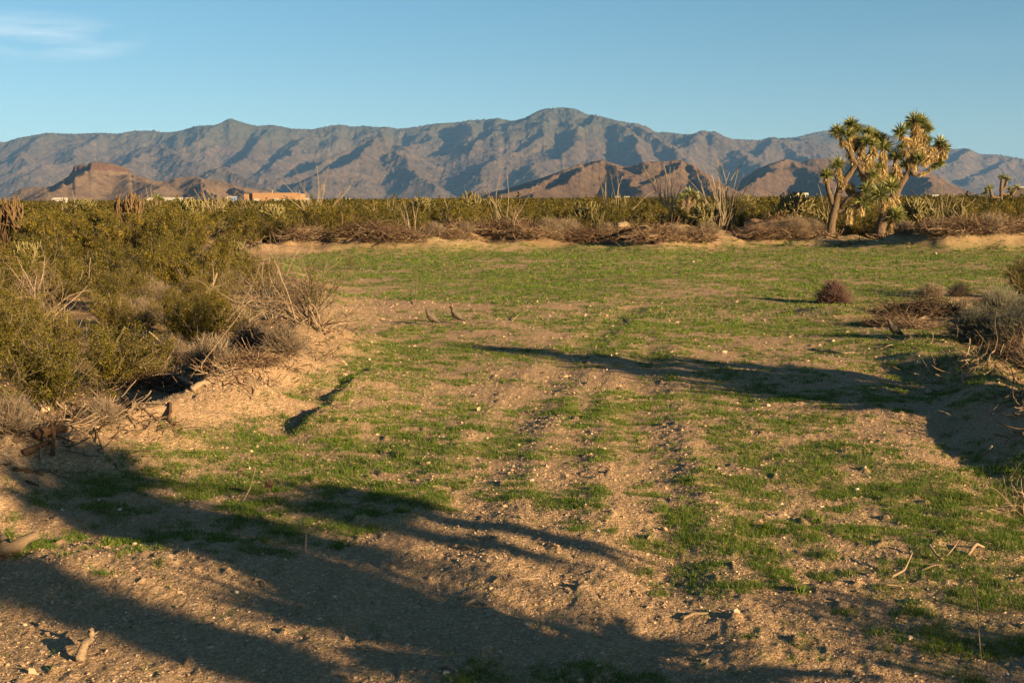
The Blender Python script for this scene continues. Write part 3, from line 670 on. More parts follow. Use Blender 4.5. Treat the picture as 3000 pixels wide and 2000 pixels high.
def cholla(seed, Ht=1.1, n0=5, levels=4, r=.028, jl=.17, spread=.7, up=.5, trunk=None, spines=True, kid=(2, 4), arm=(2, 4)):
    rng = np.random.default_rng(seed); mb = MB(); segs = []
    stack = [(np.array([0, 0, -.03]) + rng.normal(0, .03, 3) * [1, 1, 0], d, 0) for d in dirs(rng, n0, .05, spread)]
    ends = []
    while stack:
        p, d, lv = stack.pop()
        k = rng.integers(*arm) if lv else rng.integers(2, 4)
        for j in range(k):
            d = d + rng.normal(size=3) * .22 + [-.5 * p[0] / Ht, -.5 * p[1] / Ht, up * .3]; d /= np.linalg.norm(d)
            L = jl * rng.uniform(.7, 1.25) * (Ht / 1.1)
            tt = np.linspace(0, 1, 6)[:, None]; P = p + d * L * tt
            rr = r * (.62 + .5 * np.sin(np.linspace(.35, math.pi - .35, 6))) * (1.15 if lv == 0 else 1)
            segs.append((P, rr, lv)); p = p + d * L * .97
        if lv < levels and p[2] < Ht and math.hypot(p[0], p[1]) < .42 * Ht:
            for _ in range(rng.integers(*kid)):
                nd_ = d + rng.normal(size=3) * .75 + [0, 0, up * .6]; nd_ /= np.linalg.norm(nd_)
                stack.append((p, nd_, lv + 1))
    P = np.array([s[0] for s in segs]); R = np.array([s[1] for s in segs]); lv = np.array([s[2] for s in segs])
    var = np.clip(.15 + .2 * lv + rng.uniform(-.1, .25, len(lv)), 0, 1)
    mb.tubes(P, R, 7, var)
    if spines:
        n = len(segs) * 40; s, d, i = pick(rng, P, n, 0, 1)
        o = np.cross(d, rng.normal(size=(n, 3))); o /= np.linalg.norm(o, axis=1, keepdims=True)
        mb.blades(s + o * r * .7, o + d * .3, r * rng.uniform(.8, 1.5, n), .004, np.clip(var[i] + .25, 0, 1), 0, rng)
    return mb
def ocotillo(seed, Ht=3.0, n=22, spread=.45, r0=.016, lean=(0, 0, 0), zmin=0):
    rng = np.random.default_rng(seed); w = MB()
    S = rng.normal(0, .07, (n, 3)); S[:, 2] = -.05
    D = dirs(rng, n, .04, spread) + np.array(lean)
    P = grow(rng, S, D, Ht * rng.uniform(.55, 1.1, n), 14, .055, (0, 0, .12))
    R = np.linspace(1.15, .45, 14)[None] * (r0 * rng.uniform(.75, 1.2, n))[:, None] * (1 + .12 * rng.normal(size=(n, 14)))
    w.tubes(P, R, 5, rng.uniform(.1, 1, n))
    m_ = n * 60; s, d, i = pick(rng, P, m_, .03, 1); o = np.cross(d, rng.normal(size=(m_, 3))); o /= np.linalg.norm(o, axis=1, keepdims=True)
    w.blades(s + o * .008, o, .03, .004, rng.uniform(0, 1, m_), 0, rng)
    b = MB(); k = rng.random(n) < .3
    if k.any():
        T_ = P[k][:, -1]; C = np.repeat(T_, 14, 0) + rng.normal(size=(len(T_) * 14, 3)) * [.018, .018, .05]
        b.leaves(C, .03, rng.random(len(C)), rng)
    return w, (b if k.any() else None)

# ---- Joshua trees
def rosette_mb(seed, r, axis, n=150, w=.022):
    rng = np.random.default_rng(seed); mb = MB()
    axis = np.array(axis, float); axis /= np.linalg.norm(axis)
    r = r * 1.22; w = w * 1.3
    u = rng.normal(size=(n * 2, 3)); u /= np.linalg.norm(u, axis=1, keepdims=True)
    c = u @ axis; u = u[c > -.45][:n]; n = len(u); c = u @ axis
    L = r * rng.uniform(.78, 1.12, n) * (1 + .12 * c)
    var = np.clip(.35 + .25 * rng.normal(size=n) + .25 * c, 0, 1)
    mb.blades(u * r * .06 + axis * r * .1 * rng.uniform(-1, 1, (n, 1)), u, L, w * (r / .3) ** .5, var, .02 + .10 * (c < .1), rng)
    mb.tube([-axis * r * .35, axis * r * .0, axis * r * .22], [r * .16, r * .2, r * .08], 6, .2)
    return mb
def skirt_mb(seed, path, R, n=None, L=.24, core=True):
    """shag of dead leaves hanging back along a branch (path from crown end to trunk end)"""
    rng = np.random.default_rng(seed); mb = MB(); path = np.array(path, float)
    ln = np.linalg.norm(np.diff(path, axis=0), axis=1).sum()
    if n is None: n = int(1150 * ln * (R / .12)) + 110
    t = rng.random(n) * (len(path) - 1 - 1e-6); k = t.astype(int); f = (t - k)[:, None]
    C = path[k] * (1 - f) + path[k + 1] * f; d = path[k + 1] - path[k]; d /= np.linalg.norm(d, axis=1, keepdims=True)
    o = np.cross(d, rng.normal(size=(n, 3))); o /= np.linalg.norm(o, axis=1, keepdims=True)
    D = d * .55 + o * rng.uniform(.25, 1.15, (n, 1)) + np.array([0, 0, -.6])
    mb.blades(C + o * R * .45 * rng.uniform(.5, 1.1, (n, 1)), D, L * rng.uniform(.5, 1.2, n), .022, np.clip(rng.normal(.52, .28, n), 0, 1), .06, rng)
    if core:
        nn = 8; tt = np.linspace(0, len(path) - 1, nn); Pp = np.stack([np.interp(tt, np.arange(len(path)), path[:, j]) for j in range(3)], 1)
        mb.tube(Pp, np.full(nn, R * .5), 7, .02)
    return mb
def trunk_mb(mb, pts, rad, seed, n=18, sides=12):
    rng = np.random.default_rng(seed); pts = np.array(pts, float); rad = np.array(rad, float)
    t = np.linspace(0, len(pts) - 1, n); P = np.stack([np.interp(t, np.arange(len(pts)), pts[:, k]) for k in range(3)], 1)
    for _ in range(2): P[1:-1] = (P[:-2] + 2 * P[1:-1] + P[2:]) / 4
    R = np.interp(t, np.arange(len(rad)), rad) * (1 + .05 * rng.normal(size=n))
    mb.tube(P, R, sides, .5)
    V = mb.V[-1]; c_ = np.repeat(P, sides, 0); th = np.tile(np.arange(sides) / sides * 6, n)
    mb.V[-1] = c_ + (V - c_) * (1 + .42 * (fbm(th + seed, np.repeat(np.arange(n) * .8, sides), seed, 3) - .5))[:, None]
M_R = [0]
def joshua(name_loc, label, trunks, ros, skirts, group=None, lod=1.0):
    """trunks: [(pts, radii)], ros: [(pos, r, axis)], skirts: [(path, R, L)] in world metres"""
    root = empty('joshua_tree', name_loc); tag(root, label, 'joshua tree', group)
    o = np.array(name_loc, float); tb = MB()
    for i, (p, r) in enumerate(trunks): trunk_mb(tb, np.array(p) - o, r, i + 7)
    # a neck from the nearest limb to each rosette, shagged with dead leaves
    allp = []
    for p, r in trunks:
        P = np.array(p, float); t = np.linspace(0, len(P) - 1, 24); allp.append(np.stack([np.interp(t, np.arange(len(P)), P[:, k]) for k in range(3)], 1))
    allp = np.concatenate(allp); skirts = list(skirts)
    for p, r, ax in ros:
        p = np.array(p, float); dd = np.linalg.norm((allp - p) * [1, 1, .7], axis=1) + np.maximum(allp[:, 2] - p[2], 0) * 2; q = allp[dd.argmin()]; L = np.linalg.norm(q - p)
        if L > r * .35:
            mid_ = (p + q) / 2 + np.array([0, 0, -.12 * L]); trunk_mb(tb, [q - o, mid_ - o, p - o], [r * .28, r * .26, r * .22], 3, 8, 8)
            skirts.append(([p + (mid_ - p) * .35, mid_, q] if L > r * .8 else [p + (q - p) * .3, q], r * .32, r * .72))
    tr = tb.build('trunk', M_bark, root)
    kids = [tr]
    for i, (p, r, ax) in enumerate(ros):
        M_R[0] += 1; c = rosette_mb(M_R[0] * 7 + 3, r, ax, int(190 * lod), .024 / lod ** .5).build('leaf_rosette', M_spike, root); c.location = np.array(p) - o; kids.append(c)
    for i, (p, R, L) in enumerate(skirts):
        s = skirt_mb(i + 55, np.array(p) - o, R, None if lod == 1 else int(260 * lod), L).build('dead_leaf_skirt', M_skirt, root); kids.append(s)
    return reg(root, *kids)
def hz_at(x, y): return float(H(np.float64(x), np.float64(y)))
def on_ground(px, py, dz=0.0):
    a, b, c = ray(px, py); t = np.exp(np.linspace(math.log(3.0), math.log(400.0), 900)) / b
    X, Y, Z = a * t, b * t, CAMZ + c * t; k = int(np.argmax(Z < H(X, Y)))
    lo, hi = t[k - 1], t[k]
    for _ in range(12):
        m = (lo + hi) / 2
        if CAMZ + c * m < hz_at(a * m, b * m): hi = m
        else: lo = m
    return (a * hi, b * hi, hz_at(a * hi, b * hi) + dz)
# ------------------------------------------------------------------ the two big Joshua trees on the far berm
JY = 48.3
def jp(zx, zy, dy=0.0):      # point of the tree at depth JY + dy
    return at(2350 + .2678 * zx, 300 + .2678 * zy, JY + dy)
JS = .2678 * JY / 3640 * 1.0
def up_dir(zx, zy, zx0, zy0, dy=0): return ((zx - zx0), dy, -(zy - zy0))
base_L = on_ground(2432, 668); base_L = (jp(310, 1340)[0], JY, hz_at(jp(310, 1340)[0], JY))
base_R = (jp(850, 1420)[0], JY, hz_at(jp(850, 1420)[0], JY))
bL = np.array(base_L) + [0, 0, -.15]; bR = np.array(base_R) + [0, 0, -.15]
tl = [
 ([bL, jp(318, 1310), jp(350, 1190), jp(385, 1050), jp(408, 950), jp(465, 850), jp(560, 745), jp(600, 660)], [.19, .175, .16, .14, .135, .13, .12, .12]),
 ([jp(345, 1150), jp(318, 1060), jp(285, 960, -.1), jp(268, 850, -.1)], [.09, .10, .085, .08]),
 ([jp(400, 960), jp(415, 880), jp(402, 790, -.1)], [.1, .09, .07]),
 ([jp(600, 680), jp(540, 610), jp(515, 500, .1), jp(520, 400, .1), jp(535, 290, .15)], [.12, .11, .10, .09, .07]),
 ([jp(505, 470, .1), jp(440, 420), jp(395, 360)], [.08, .075, .07]),
 ([jp(600, 660), jp(648, 570), jp(640, 480, .15)], [.1, .09, .08]),
 ([jp(610, 680), jp(700, 640), jp(760, 560), jp(770, 450, .1), jp(760, 380, .2)], [.11, .1, .1, .09, .08]),
 ([jp(610, 690), jp(650, 770, -.2), jp(720, 820, -.3)], [.1, .09, .08]),
 ([jp(660, 770), jp(780, 790, .1), jp(875, 720, .1), jp(890, 560, .1)], [.09, .09, .09, .09]),
 ([jp(370, 1200), jp(440, 1185, -.1), jp(540, 1160, -.2), jp(640, 1130, -.25)], [.1, .085, .08, .07]),
 ([jp(425, 1150), jp(480, 1070, -.2), jp(570, 1015, -.3), jp(660, 985, -.4)], [.085, .085, .08, .07]),
]
rl = [((268, 800, -.1), 78, (0, 0, 1)), ((390, 690, -.1), 88, (0, 0, 1)), ((535, 245, .15), 82, (0, 0, 1)), ((510, 350, -.1), 74, (-.1, -.3, 1)), ((605, 300, .2), 62, (.4, 0, 1)),
      ((385, 322, 0), 80, (-.3, 0, 1)), ((572, 520, .3), 55, (0, .3, 1)), ((635, 445, .15), 72, (-.1, -.2, 1)), ((722, 325, .2), 62, (0, 0, 1)), ((790, 385, .3), 80, (.2, 0, 1)),
      ((700, 430, -.1), 66, (-.2, -.3, 1)), ((855, 400, .2), 66, (.4, 0, 1)), ((765, 455, -.15), 60, (0, -.4, 1)), ((770, 800, -.3), 66, (.5, -.4, .6)), ((892, 490, .1), 98, (.05, -.1, 1)),
      ((655, 1095, -.3), 88, (.5, -.4, .8)), ((695, 960, -.45), 84, (.6, -.3, .8)), ((825, 700, 0), 48, (0, -.2, 1)), ((815, 860, -.1), 34, (0, -.3, 1))]
sl = [([(400, 780, -.1), (425, 860, 0), (440, 930, 0)], .10), ([(535, 400, .12), (518, 480, .1)], .10), ([(518, 480, .1), (520, 560, .1), (560, 640, .05)], .085), ([(420, 400, 0), (455, 450, 0)], .09), ([(600, 350, .2), (570, 400, .15)], .06),
      ([(640, 490, .15), (650, 590, 0)], .12), ([(775, 480, 0), (780, 560, 0), (720, 620, 0)], .18), ([(720, 600, 0), (700, 680, 0), (760, 690, 0)], .14), ([(740, 820, -.3), (775, 860, -.3)], .09), ([(890, 560, .1), (885, 700, .1), (885, 830, .1)], .15), ([(700, 690, 0), (650, 770, -.1), (700, 830, -.2)], .10),
      ([(650, 1140, -.3), (640, 1190, -.3)], .10), ([(520, 1130, -.2), (515, 1220, -.2), (512, 1280, -.2)], .11), ([(820, 740, 0), (850, 830, 0)], .1), ([(480, 980, .2), (560, 960, .2)], .09), ([(470, 930, .1), (540, 900, .2)], .06)]
def J(p): return jp(p[0], p[1], p[2] if len(p) > 2 else 0)
joshua(base_L, 'many-armed Joshua tree with the thinner forked trunk, nearer the middle of the far berm', tl,
       [(J(p), r * JS * 1.02, a) for p, r, a in rl], [([J(q) for q in p], R, .25) for p, R in sl])
tr_ = [
 ([bR, jp(855, 1380), jp(885, 1240), jp(950, 1120), jp(1030, 985), jp(1105, 860), jp(1165, 765)], [.25, .22, .19, .165, .145, .125, .12]),
 ([jp(1160, 775), jp(1175, 690), jp(1185, 600), jp(1195, 480), jp(1220, 380), jp(1240, 270)], [.12, .12, .12, .11, .11, .09]),
 ([jp(1195, 470), jp(1140, 430, -.1), jp(1095, 375, -.15)], [.09, .085, .07]),
 ([jp(1190, 640), jp(1130, 560, -.1), jp(1095, 510, -.1)], [.08, .07, .06]),
 ([jp(1175, 720), jp(1260, 655), jp(1345, 615, -.1), jp(1440, 580, -.1), jp(1530, 545, -.1), jp(1525, 480, -.1)], [.11, .1, .095, .095, .09, .08]),
 ([jp(1225, 620), jp(1300, 540, -.1), jp(1400, 515, -.1), jp(1490, 495, 0)], [.1, .1, .1, .09]),
 ([jp(1120, 835), jp(1065, 790, .1), jp(1025, 680, .1), jp(1020, 620, .1)], [.1, .1, .09, .08]),
 ([jp(1165, 770, -.05), jp(1205, 755, -.12), jp(1215, 795, -.15), jp(1290, 790, -.2)], [.07, .075, .06, .03]),
 ([jp(930, 1150), jp(900, 1080, -.25), jp(870, 1020, -.35)], [.1, .09, .08]),
 ([jp(985, 1060), jp(990, 990, -.2), jp(975, 940, -.3)], [.09, .08, .08]),
 ([jp(955, 1430), jp(985, 1330, -.1), jp(1005, 1260, -.15)], [.1, .1, .09]),
]
rr_ = [((1225, 195, 0), 88, (0, 0, 1)), ((1305, 212, .1), 80, (.3, 0, 1)), ((1355, 290, 0), 74, (.8, 0, .6)), ((1365, 410, 0), 56, (1, 0, .1)), ((1172, 258, 0), 48, (-.7, 0, .7)), ((1080, 330, -.15), 88, (-.4, -.1, 1)),
       ((1090, 490, -.1), 46, (-.6, -.2, .7)), ((1512, 450, -.1), 76, (.1, 0, 1)), ((1562, 500, 0), 58, (.9, 0, .4)), ((1500, 655, -.1), 58, (.6, 0, -.3)), ((1440, 690, -.1), 46, (.1, -.2, -.5)), ((1022, 600, .1), 84, (0, -.1, 1)),
       ((1118, 690, .1), 58, (0, 0, 1)), ((985, 820, .2), 62, (-.3, 0, 1)), ((855, 1000, -.4), 112, (-.35, -.5, .8)), ((972, 925, -.35), 96, (-.1, -.4, 1)), ((1012, 1240, -.2), 96, (.3, -.2, 1)), ((1270, 610, -.2), 62, (.3, -.4, .7)), ((1040, 1240, -.1), 80, (.8, 0, .5))]
sr_ = [([(1240, 260, 0), (1230, 360, 0), (1215, 440, 0)], .17), ([(1300, 280, .05), (1290, 380, .05), (1260, 470, 0)], .16), ([(1110, 395, -.15), (1165, 430, -.05)], .13), ([(1210, 450, 0), (1190, 560, 0), (1180, 660, 0)], .13), ([(1095, 500, -.1), (1135, 560, -.05)], .08),
       ([(1350, 505, -.1), (1290, 540, -.1), (1240, 600, 0)], .13), ([(1500, 495, 0), (1400, 510, -.05), (1330, 560, -.05)], .13), ([(1540, 520, -.1), (1535, 590, -.1)], .13), ([(1500, 570, -.1), (1400, 610, -.1), (1330, 650, -.1)], .12), ([(1020, 660, .1), (1035, 760, .1), (1065, 830, .1)], .15),
       ([(950, 1040, -.2), (965, 1100, -.15)], .15), ([(870, 1080, -.3), (890, 1130, -.2)], .12), ([(990, 1310, -.1), (965, 1400, -.05)], .11), ([(1250, 620, 0), (1220, 700, 0)], .1), ([(1330, 330, 0), (1350, 440, 0)], .09), ([(1000, 1000, -.05), (1030, 1060, 0)], .08)]
joshua(base_R, 'tallest Joshua tree, thick leaning trunk and shaggy golden arms, on the far berm', tr_,
       [(J(p), r * JS * 1.02, a) for p, r, a in rr_], [([J(q) for q in p], R, .26) for p, R in sr_])
# small Joshua trees further out
def small_joshua(px, pyb, Y, sk, label, s=1.0):
    b = at(px, pyb, Y); b[2] = hz_at(b[0], Y)
    k = Y / 3640
    tr = []; ro = []; sk_ = []
    for (pts, r) in sk:
        P = [b + np.array([dx * k, 0, dz * k]) for dx, dz in pts]
        tr.append((P, np.linspace(r * 1.2, r, len(P)) * k)); d = P[-1] - P[-2]
        ro.append((P[-1] + d * .1, r * 3.0 * k, d)); sk_.append(([P[-1], (P[-1] + P[-2]) / 2, P[-2]], r * 1.2 * k, .2))
    joshua(tuple(b), label, tr, ro, sk_, None, .45)
small_joshua(2012, 640, 62, [([(0, -5), (0, 55), (2, 90), (8, 118)], 6), ([(0, 60), (-12, 85), (-14, 108)], 5), ([(2, 80), (18, 92), (22, 112)], 5)], 'small Joshua tree with pale golden shag beside the fanned ocotillo')
small_joshua(2935, 600, 150, [([(0, -25), (-2, 30), (-4, 70), (-2, 96)], 4.5), ([(-2, 40), (-30, 42), (-36, 66)], 4), ([(-3, 60), (8, 70), (12, 92)], 4), ([(0, 30), (26, 42), (40, 66)], 4), ([(-2, 50), (14, 50), (22, 62)], 3.5)], 'distant many-headed Joshua tree on the skyline at the far right')
small_joshua(462, 610, 130, [([(0, -25), (0, 20), (-4, 58)], 3.5), ([(0, 20), (8, 40), (10, 54)], 3.5)], 'small distant Joshua tree before the mesa hill')
small_joshua(1350, 600, 120, [([(0, -25), (0, 20), (-6, 34)], 4), ([(0, 15), (10, 26), (12, 36)], 4)], 'stubby Joshua tree poking above the brush below the middle hill')

# ------------------------------------------------------------------ creosote prototypes
def make_creosote(seed, proto=True, **k):
    st, lf = creosote(seed, **k)
    r = empty('creosote_bush'); a = st.build('stem', M_stem, r); b = lf.build('foliage', M_leaf, r, smooth=False)
    tag(r, None, 'bush'); return reg(r, a, b)
near = [make_creosote(100 + i, Ht=1.15 + .1 * i, Wd=1.05, stems=26, twigs=420, nleaf=22000, lsz=.021, orange=.08, lo=.15) for i in range(3)]
sparse = [make_creosote(130 + i, Ht=1.2, Wd=.95, stems=22, twigs=180, nleaf=3800, lsz=.016, lo=.45) for i in range(2)]
mid = [make_creosote(150 + i, Ht=1.25 + .08 * i, Wd=1.15, stems=18, twigs=200, nleaf=7500, lsz=.036, r0=.012, orange=.04, sides=3, lo=.1) for i in range(4)]
used = set()
def plant(proto, x, y, s, rz, label, group=None, cat='bush', z=None, name=None):
    if proto.name not in used: used.add(proto.name); o = proto
    else: o = copy_tree(proto)
    o.location = (x, y, hz_at(x, y) if z is None else z)
    o.rotation_euler = (0, 0, rz); o.scale = (s, s, s) if np.ndim(s) == 0 else s
    tag(o, label, cat, group); o['category'] = cat
    if group is None and 'group' in o: del o['group']
    return o
R_ = np.random.default_rng(5)
occ = []
def height_of(o):
    m = o if o.type == 'MESH' else _kids[o.name][0]
    return max(v.co.z for v in m.data.vertices)
def put(proto, px, top, Y, label, cat='cactus', rz=0., group=None, wide=1.0, rad=.4):
    a = at(px, top, Y); z = hz_at(a[0], Y); s = (a[2] - z) / height_of(proto); occ.append((a[0], Y, rad))
    return plant(proto, a[0], Y, (s * wide, s * wide, s), rz, label, group, cat)
def hero(proto, px, py, s, label, rz=None, group=None, cat='bush', rad=.4):
    p = on_ground(px, py); occ.append((p[0], p[1], rad))
    return plant(proto, p[0], p[1], s, R_.uniform(0, 6.28) if rz is None else rz, label, group, cat)
# foreground, left bank (px base, py base, scale, label)
hero(near[0], 150, 1195, 0.739, 'large olive creosote bush filling the left edge, just behind the sand bank', rad=.7)
hero(near[1], 330, 1135, 0.672, 'creosote bush with orange-tinged leaves behind the small tangle of dry twigs', rad=.7)
hero(near[2], -60, 1110, 0.798, 'tall creosote bush cut off by the left edge of the view', rad=.7)
hero(near[0], 520, 975, 0.521, 'low bright green creosote bush between grey dead shrubs', rad=.5)
hero(near[1], 40, 985, 0.714, 'creosote bush behind the bare silver branches at the left', rad=.6)
hero(near[2], 330, 990, 0.605, 'rounded creosote bush with yellow-green top, left of the dark grey shrub', rad=.6)
hero(near[2], 160, 1060, 0.605, 'creosote bush at the foot of the silver branches', rad=.6)
hero(near[0], 430, 1120, 0.42, 'small creosote bush with rusty leaves above the fallen sticks', rad=.5)
hero(sparse[0], 905, 950, .82, 'thin open creosote bush at the corner where the left bank ends', rad=.5)
hero(sparse[1], 800, 935, .72, 'thin leggy creosote bush beside the corner bush', rad=.5)
hero(sparse[0], 690, 900, .72, 'sparse creosote bush behind the arching dead stems', rad=.5)
hero(sparse[1], 1030, 790, .35, 'very small wispy creosote sprig in the grass', rad=.3)
hero(near[1], 3010, 872, 0.798, 'dark green creosote bush at the right edge behind the grey saltbush', rad=.6)
hero(sparse[1], 2990, 870, .7, 'leggy creosote stems at the right edge of the grass', rad=.5)
# bursage, saltbush, dead shrubs
pb = [shrub_dome(300 + i, .45, .42, 620, .0030).build('bursage_bush', M_grey) for i in range(3)]
pg = [shrub_dome(320 + i, .5, .5, 800, .0030, .18, 1.35, 3).build('dead_shrub', M_grey) for i in range(2)]
psg = [shrub_dome(340 + i, .55, .55, 850, .0032, .20, 1.35, 3, 3500).build('saltbush', M_sage) for i in range(2)]
hero(pb[0], 610, 1085, 1.0, 'tan twiggy bursage dome on top of the left sand bank', rz=.3)
hero(pb[1], 735, 1015, .85, 'tan twiggy bursage behind the first dome, toward the corner', rz=1.2)
hero(pb[2], 830, 1035, .75, 'low tan bursage spreading over the bank beside the green corner patch', rz=2.2)
hero(pb[0], 500, 1060, .8, 'pale twig bush to the left of the tan bursage dome', rz=3.9)
hero(pb[1], 300, 1238, .48, 'small tangle of dry twigs on the crest of the left bank', rz=3.0)
hero(pb[2], 690, 960, .9, 'dry twig bush under the arching dead stems', rz=5.0)
hero(pg[0], 400, 960, 1.0, 'dark grey dead shrub with dense twigs in the left brush', rz=.1)
hero(pg[1], 470, 905, .95, 'grey dead shrub behind the dark one in the left brush', rz=1.1)
hero(pg[0], 600, 830, .95, 'greyish purple dead shrub near the bend of the bank', rz=2.1)
hero(pg[1], 10, 1275, .62, 'blue-grey twiggy shrub in shade at the left edge of the bank', rz=4.1)
hero(pg[0], 570, 870, .8, 'pale grey dead shrub beside the forked branch', rz=4.0)
hero(psg[0], 2850, 1000, 0.861, 'sage-grey saltbush at the near end of the right bank', rz=0)
hero(psg[1], 2960, 1015, 0.943, 'large grey saltbush cut by the right edge', rz=1)
hero(psg[0], 2930, 930, 0.943, 'silver saltbush behind the two near ones on the right', rz=2)
hero(psg[1], 3040, 950, 0.984, 'pale grassy saltbush at the right edge', rz=3)
hero(pb[0], 2730, 872, .75, 'small brown bursage behind the dark brush on the right', rz=2)
hero(pb[1], 2810, 868, .7, 'straw-coloured twig bush between bursage and saltbush on the right', rz=3.3)
hero(pb[2], 3030, 1085, .8, 'tangle of dry stems low on the right bank', rz=1)
# dead branch plants
def single(mb, name, mat, px, py, label, cat, s=1.0, rz=0., dz=0.0):
    o = mb.build(name, mat); p = on_ground(px, py, dz); o.location = p; o.rotation_euler.z = rz; o.scale = (s, s, s)
    return tag(o, label, cat)
single(dead_bush(401, 1.1, 22, 0.0094, .9, 150), 'dead_bush', M_dead, 130, 945, 'bare silver-brown dead bush sticking out above the left creosotes', 'dead bush')
single(dead_bush(402, 1.0, 12, 0.0086, 1.0, 80), 'dead_bush', M_dead, 60, 900, 'bare forked dead stems at the left edge', 'dead bush')
single(dead_bush(403, 1.15, 26, 0.0086, 1.3, 150, (-.9, -.1, .1)), 'dead_bush', M_dead, 905, 960, 'arching dead stems leaning left from the corner bush', 'dead bush')
single(dead_bush(404, .9, 20, 0.0065, 1.35, 120, (.5, -.2, 0)), 'dead_bush', M_dead, 930, 955, 'low dead stems spilling onto the grass at the corner', 'dead bush')
single(dead_bush(405, .8, 12, 0.0072, 1.2, 90), 'dead_bush', M_dead, 260, 850, 'pale arching dead stems in the middle of the left brush', 'dead bush')
single(dead_bush(406, .45, 12, 0.0072, 1.3, 80, (-.3, -.3, 0)), 'dead_bush', M_dead, 450, 1105, 'dead stems sprawling beside the bursage dome', 'dead bush')
def slog(pts, rad, name, mat, label, cat, seed, forks=2, lift=0.0, rough=.62):
    P = [on_ground(a, b) for a, b, *_ in pts]
    P = [np.array(q) + [0, 0, (p[2] if len(p) > 2 else 0) + rad * .7 + lift] for p, q in zip(pts, P)]
    o0 = np.array(P[0]); mb = log_mesh([q - o0 for q in P], rad, seed, forks=forks, rough=rough)
    o = mb.build(name, mat); o.location = o0; return tag(o, label, cat)
slog([(515, 940), (560, 925, .05), (620, 915, .35), (640, 905, .62)], .028, 'fallen_branch', M_log, 'thick crooked grey branch rising right of the dark dead shrub', 'branch', 1, 4)
slog([(510, 955), (520, 940, .22), (530, 925, .42)], .022, 'fallen_branch', M_log, 'short forked snag at the foot of the thick crooked branch', 'branch', 2, 3)
slog([(620, 985), (700, 955, .25), (780, 930, .4), (860, 935, .2)], .020, 'fallen_branch', M_log, 'long bowed stem lying across the dry bursage', 'branch', 3, 4)
slog([(715, 985), (735, 960, .12), (752, 945, .1)], .024, 'broken_stump', M_log, 'short pale broken stump in front of the arching stems', 'stump', 4, 2)
slog([(400, 1110), (450, 1130, .03), (500, 1152)], .024, 'fallen_branch', M_log, 'straight weathered stick behind the crest of the left bank', 'branch', 5, 2)
slog([(430, 1095), (500, 1110, .06), (570, 1148, .04)], .022, 'fallen_branch', M_log, 'bowed weathered stick on the left bank pointing at the viewer', 'branch', 6, 2)
slog([(560, 1148), (590, 1138, .03), (615, 1126)], .026, 'fallen_branch', M_log, 'stubby pale stick ending on the bank crest', 'branch', 7, 1)
slog([(290, 1060), (330, 1050, .1), (370, 1025, .3)], .02, 'fallen_branch', M_log, 'grey stick leaning out of the creosote at the left', 'branch', 8, 3)
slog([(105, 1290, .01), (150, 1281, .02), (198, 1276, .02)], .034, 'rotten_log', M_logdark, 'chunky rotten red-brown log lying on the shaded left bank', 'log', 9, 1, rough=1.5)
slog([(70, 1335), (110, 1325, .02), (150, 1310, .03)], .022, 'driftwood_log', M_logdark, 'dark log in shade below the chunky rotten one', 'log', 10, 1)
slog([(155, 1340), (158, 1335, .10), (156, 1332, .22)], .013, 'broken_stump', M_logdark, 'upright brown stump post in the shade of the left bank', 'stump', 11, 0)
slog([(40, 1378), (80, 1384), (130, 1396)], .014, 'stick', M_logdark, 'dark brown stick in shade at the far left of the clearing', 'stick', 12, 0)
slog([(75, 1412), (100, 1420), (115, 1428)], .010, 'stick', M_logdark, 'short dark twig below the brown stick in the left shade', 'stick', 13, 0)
slog([(-30, 1630), (10, 1640, .03), (50, 1625, .02), (112, 1605, .05)], .038, 'driftwood_log', M_log, 'gnarled pale driftwood at the left edge', 'log', 14, 4)
slog([(-40, 1600), (5, 1610, .04), (30, 1622, .01)], .03, 'driftwood_log', M_log, 'upper fork of driftwood touching the left edge', 'log', 15, 2)
slog([(385, 1185), (395, 1200, .03), (375, 1222, .02), (395, 1246, -.02)], .022, 'exposed_root', M_log, 'twisted pale root hanging over the lit bank', 'root', 16, 3)
slog([(410, 1190), (440, 1215), (470, 1240)], .013, 'exposed_root', M_log, 'thin dark roots running down the lit bank', 'root', 17, 4)
slog([(495, 1180), (500, 1205, .01), (492, 1235), (520, 1250)], .016, 'exposed_root', M_logdark, 'brown curled root on the bank slope, right of the pale root', 'root', 18, 2)
slog([(275, 1250), (285, 1275), (300, 1315)], .008, 'stick', M_log, 'thin bent twig on the shaded toe of the left bank', 'stick', 19, 1)
slog([(230, 1945), (250, 1925, .05), (268, 1905, .03), (272, 1900, .08)], .018, 'driftwood_stub', M_log, 'small pale driftwood stub in the lit bottom left corner', 'stick', 20, 3)
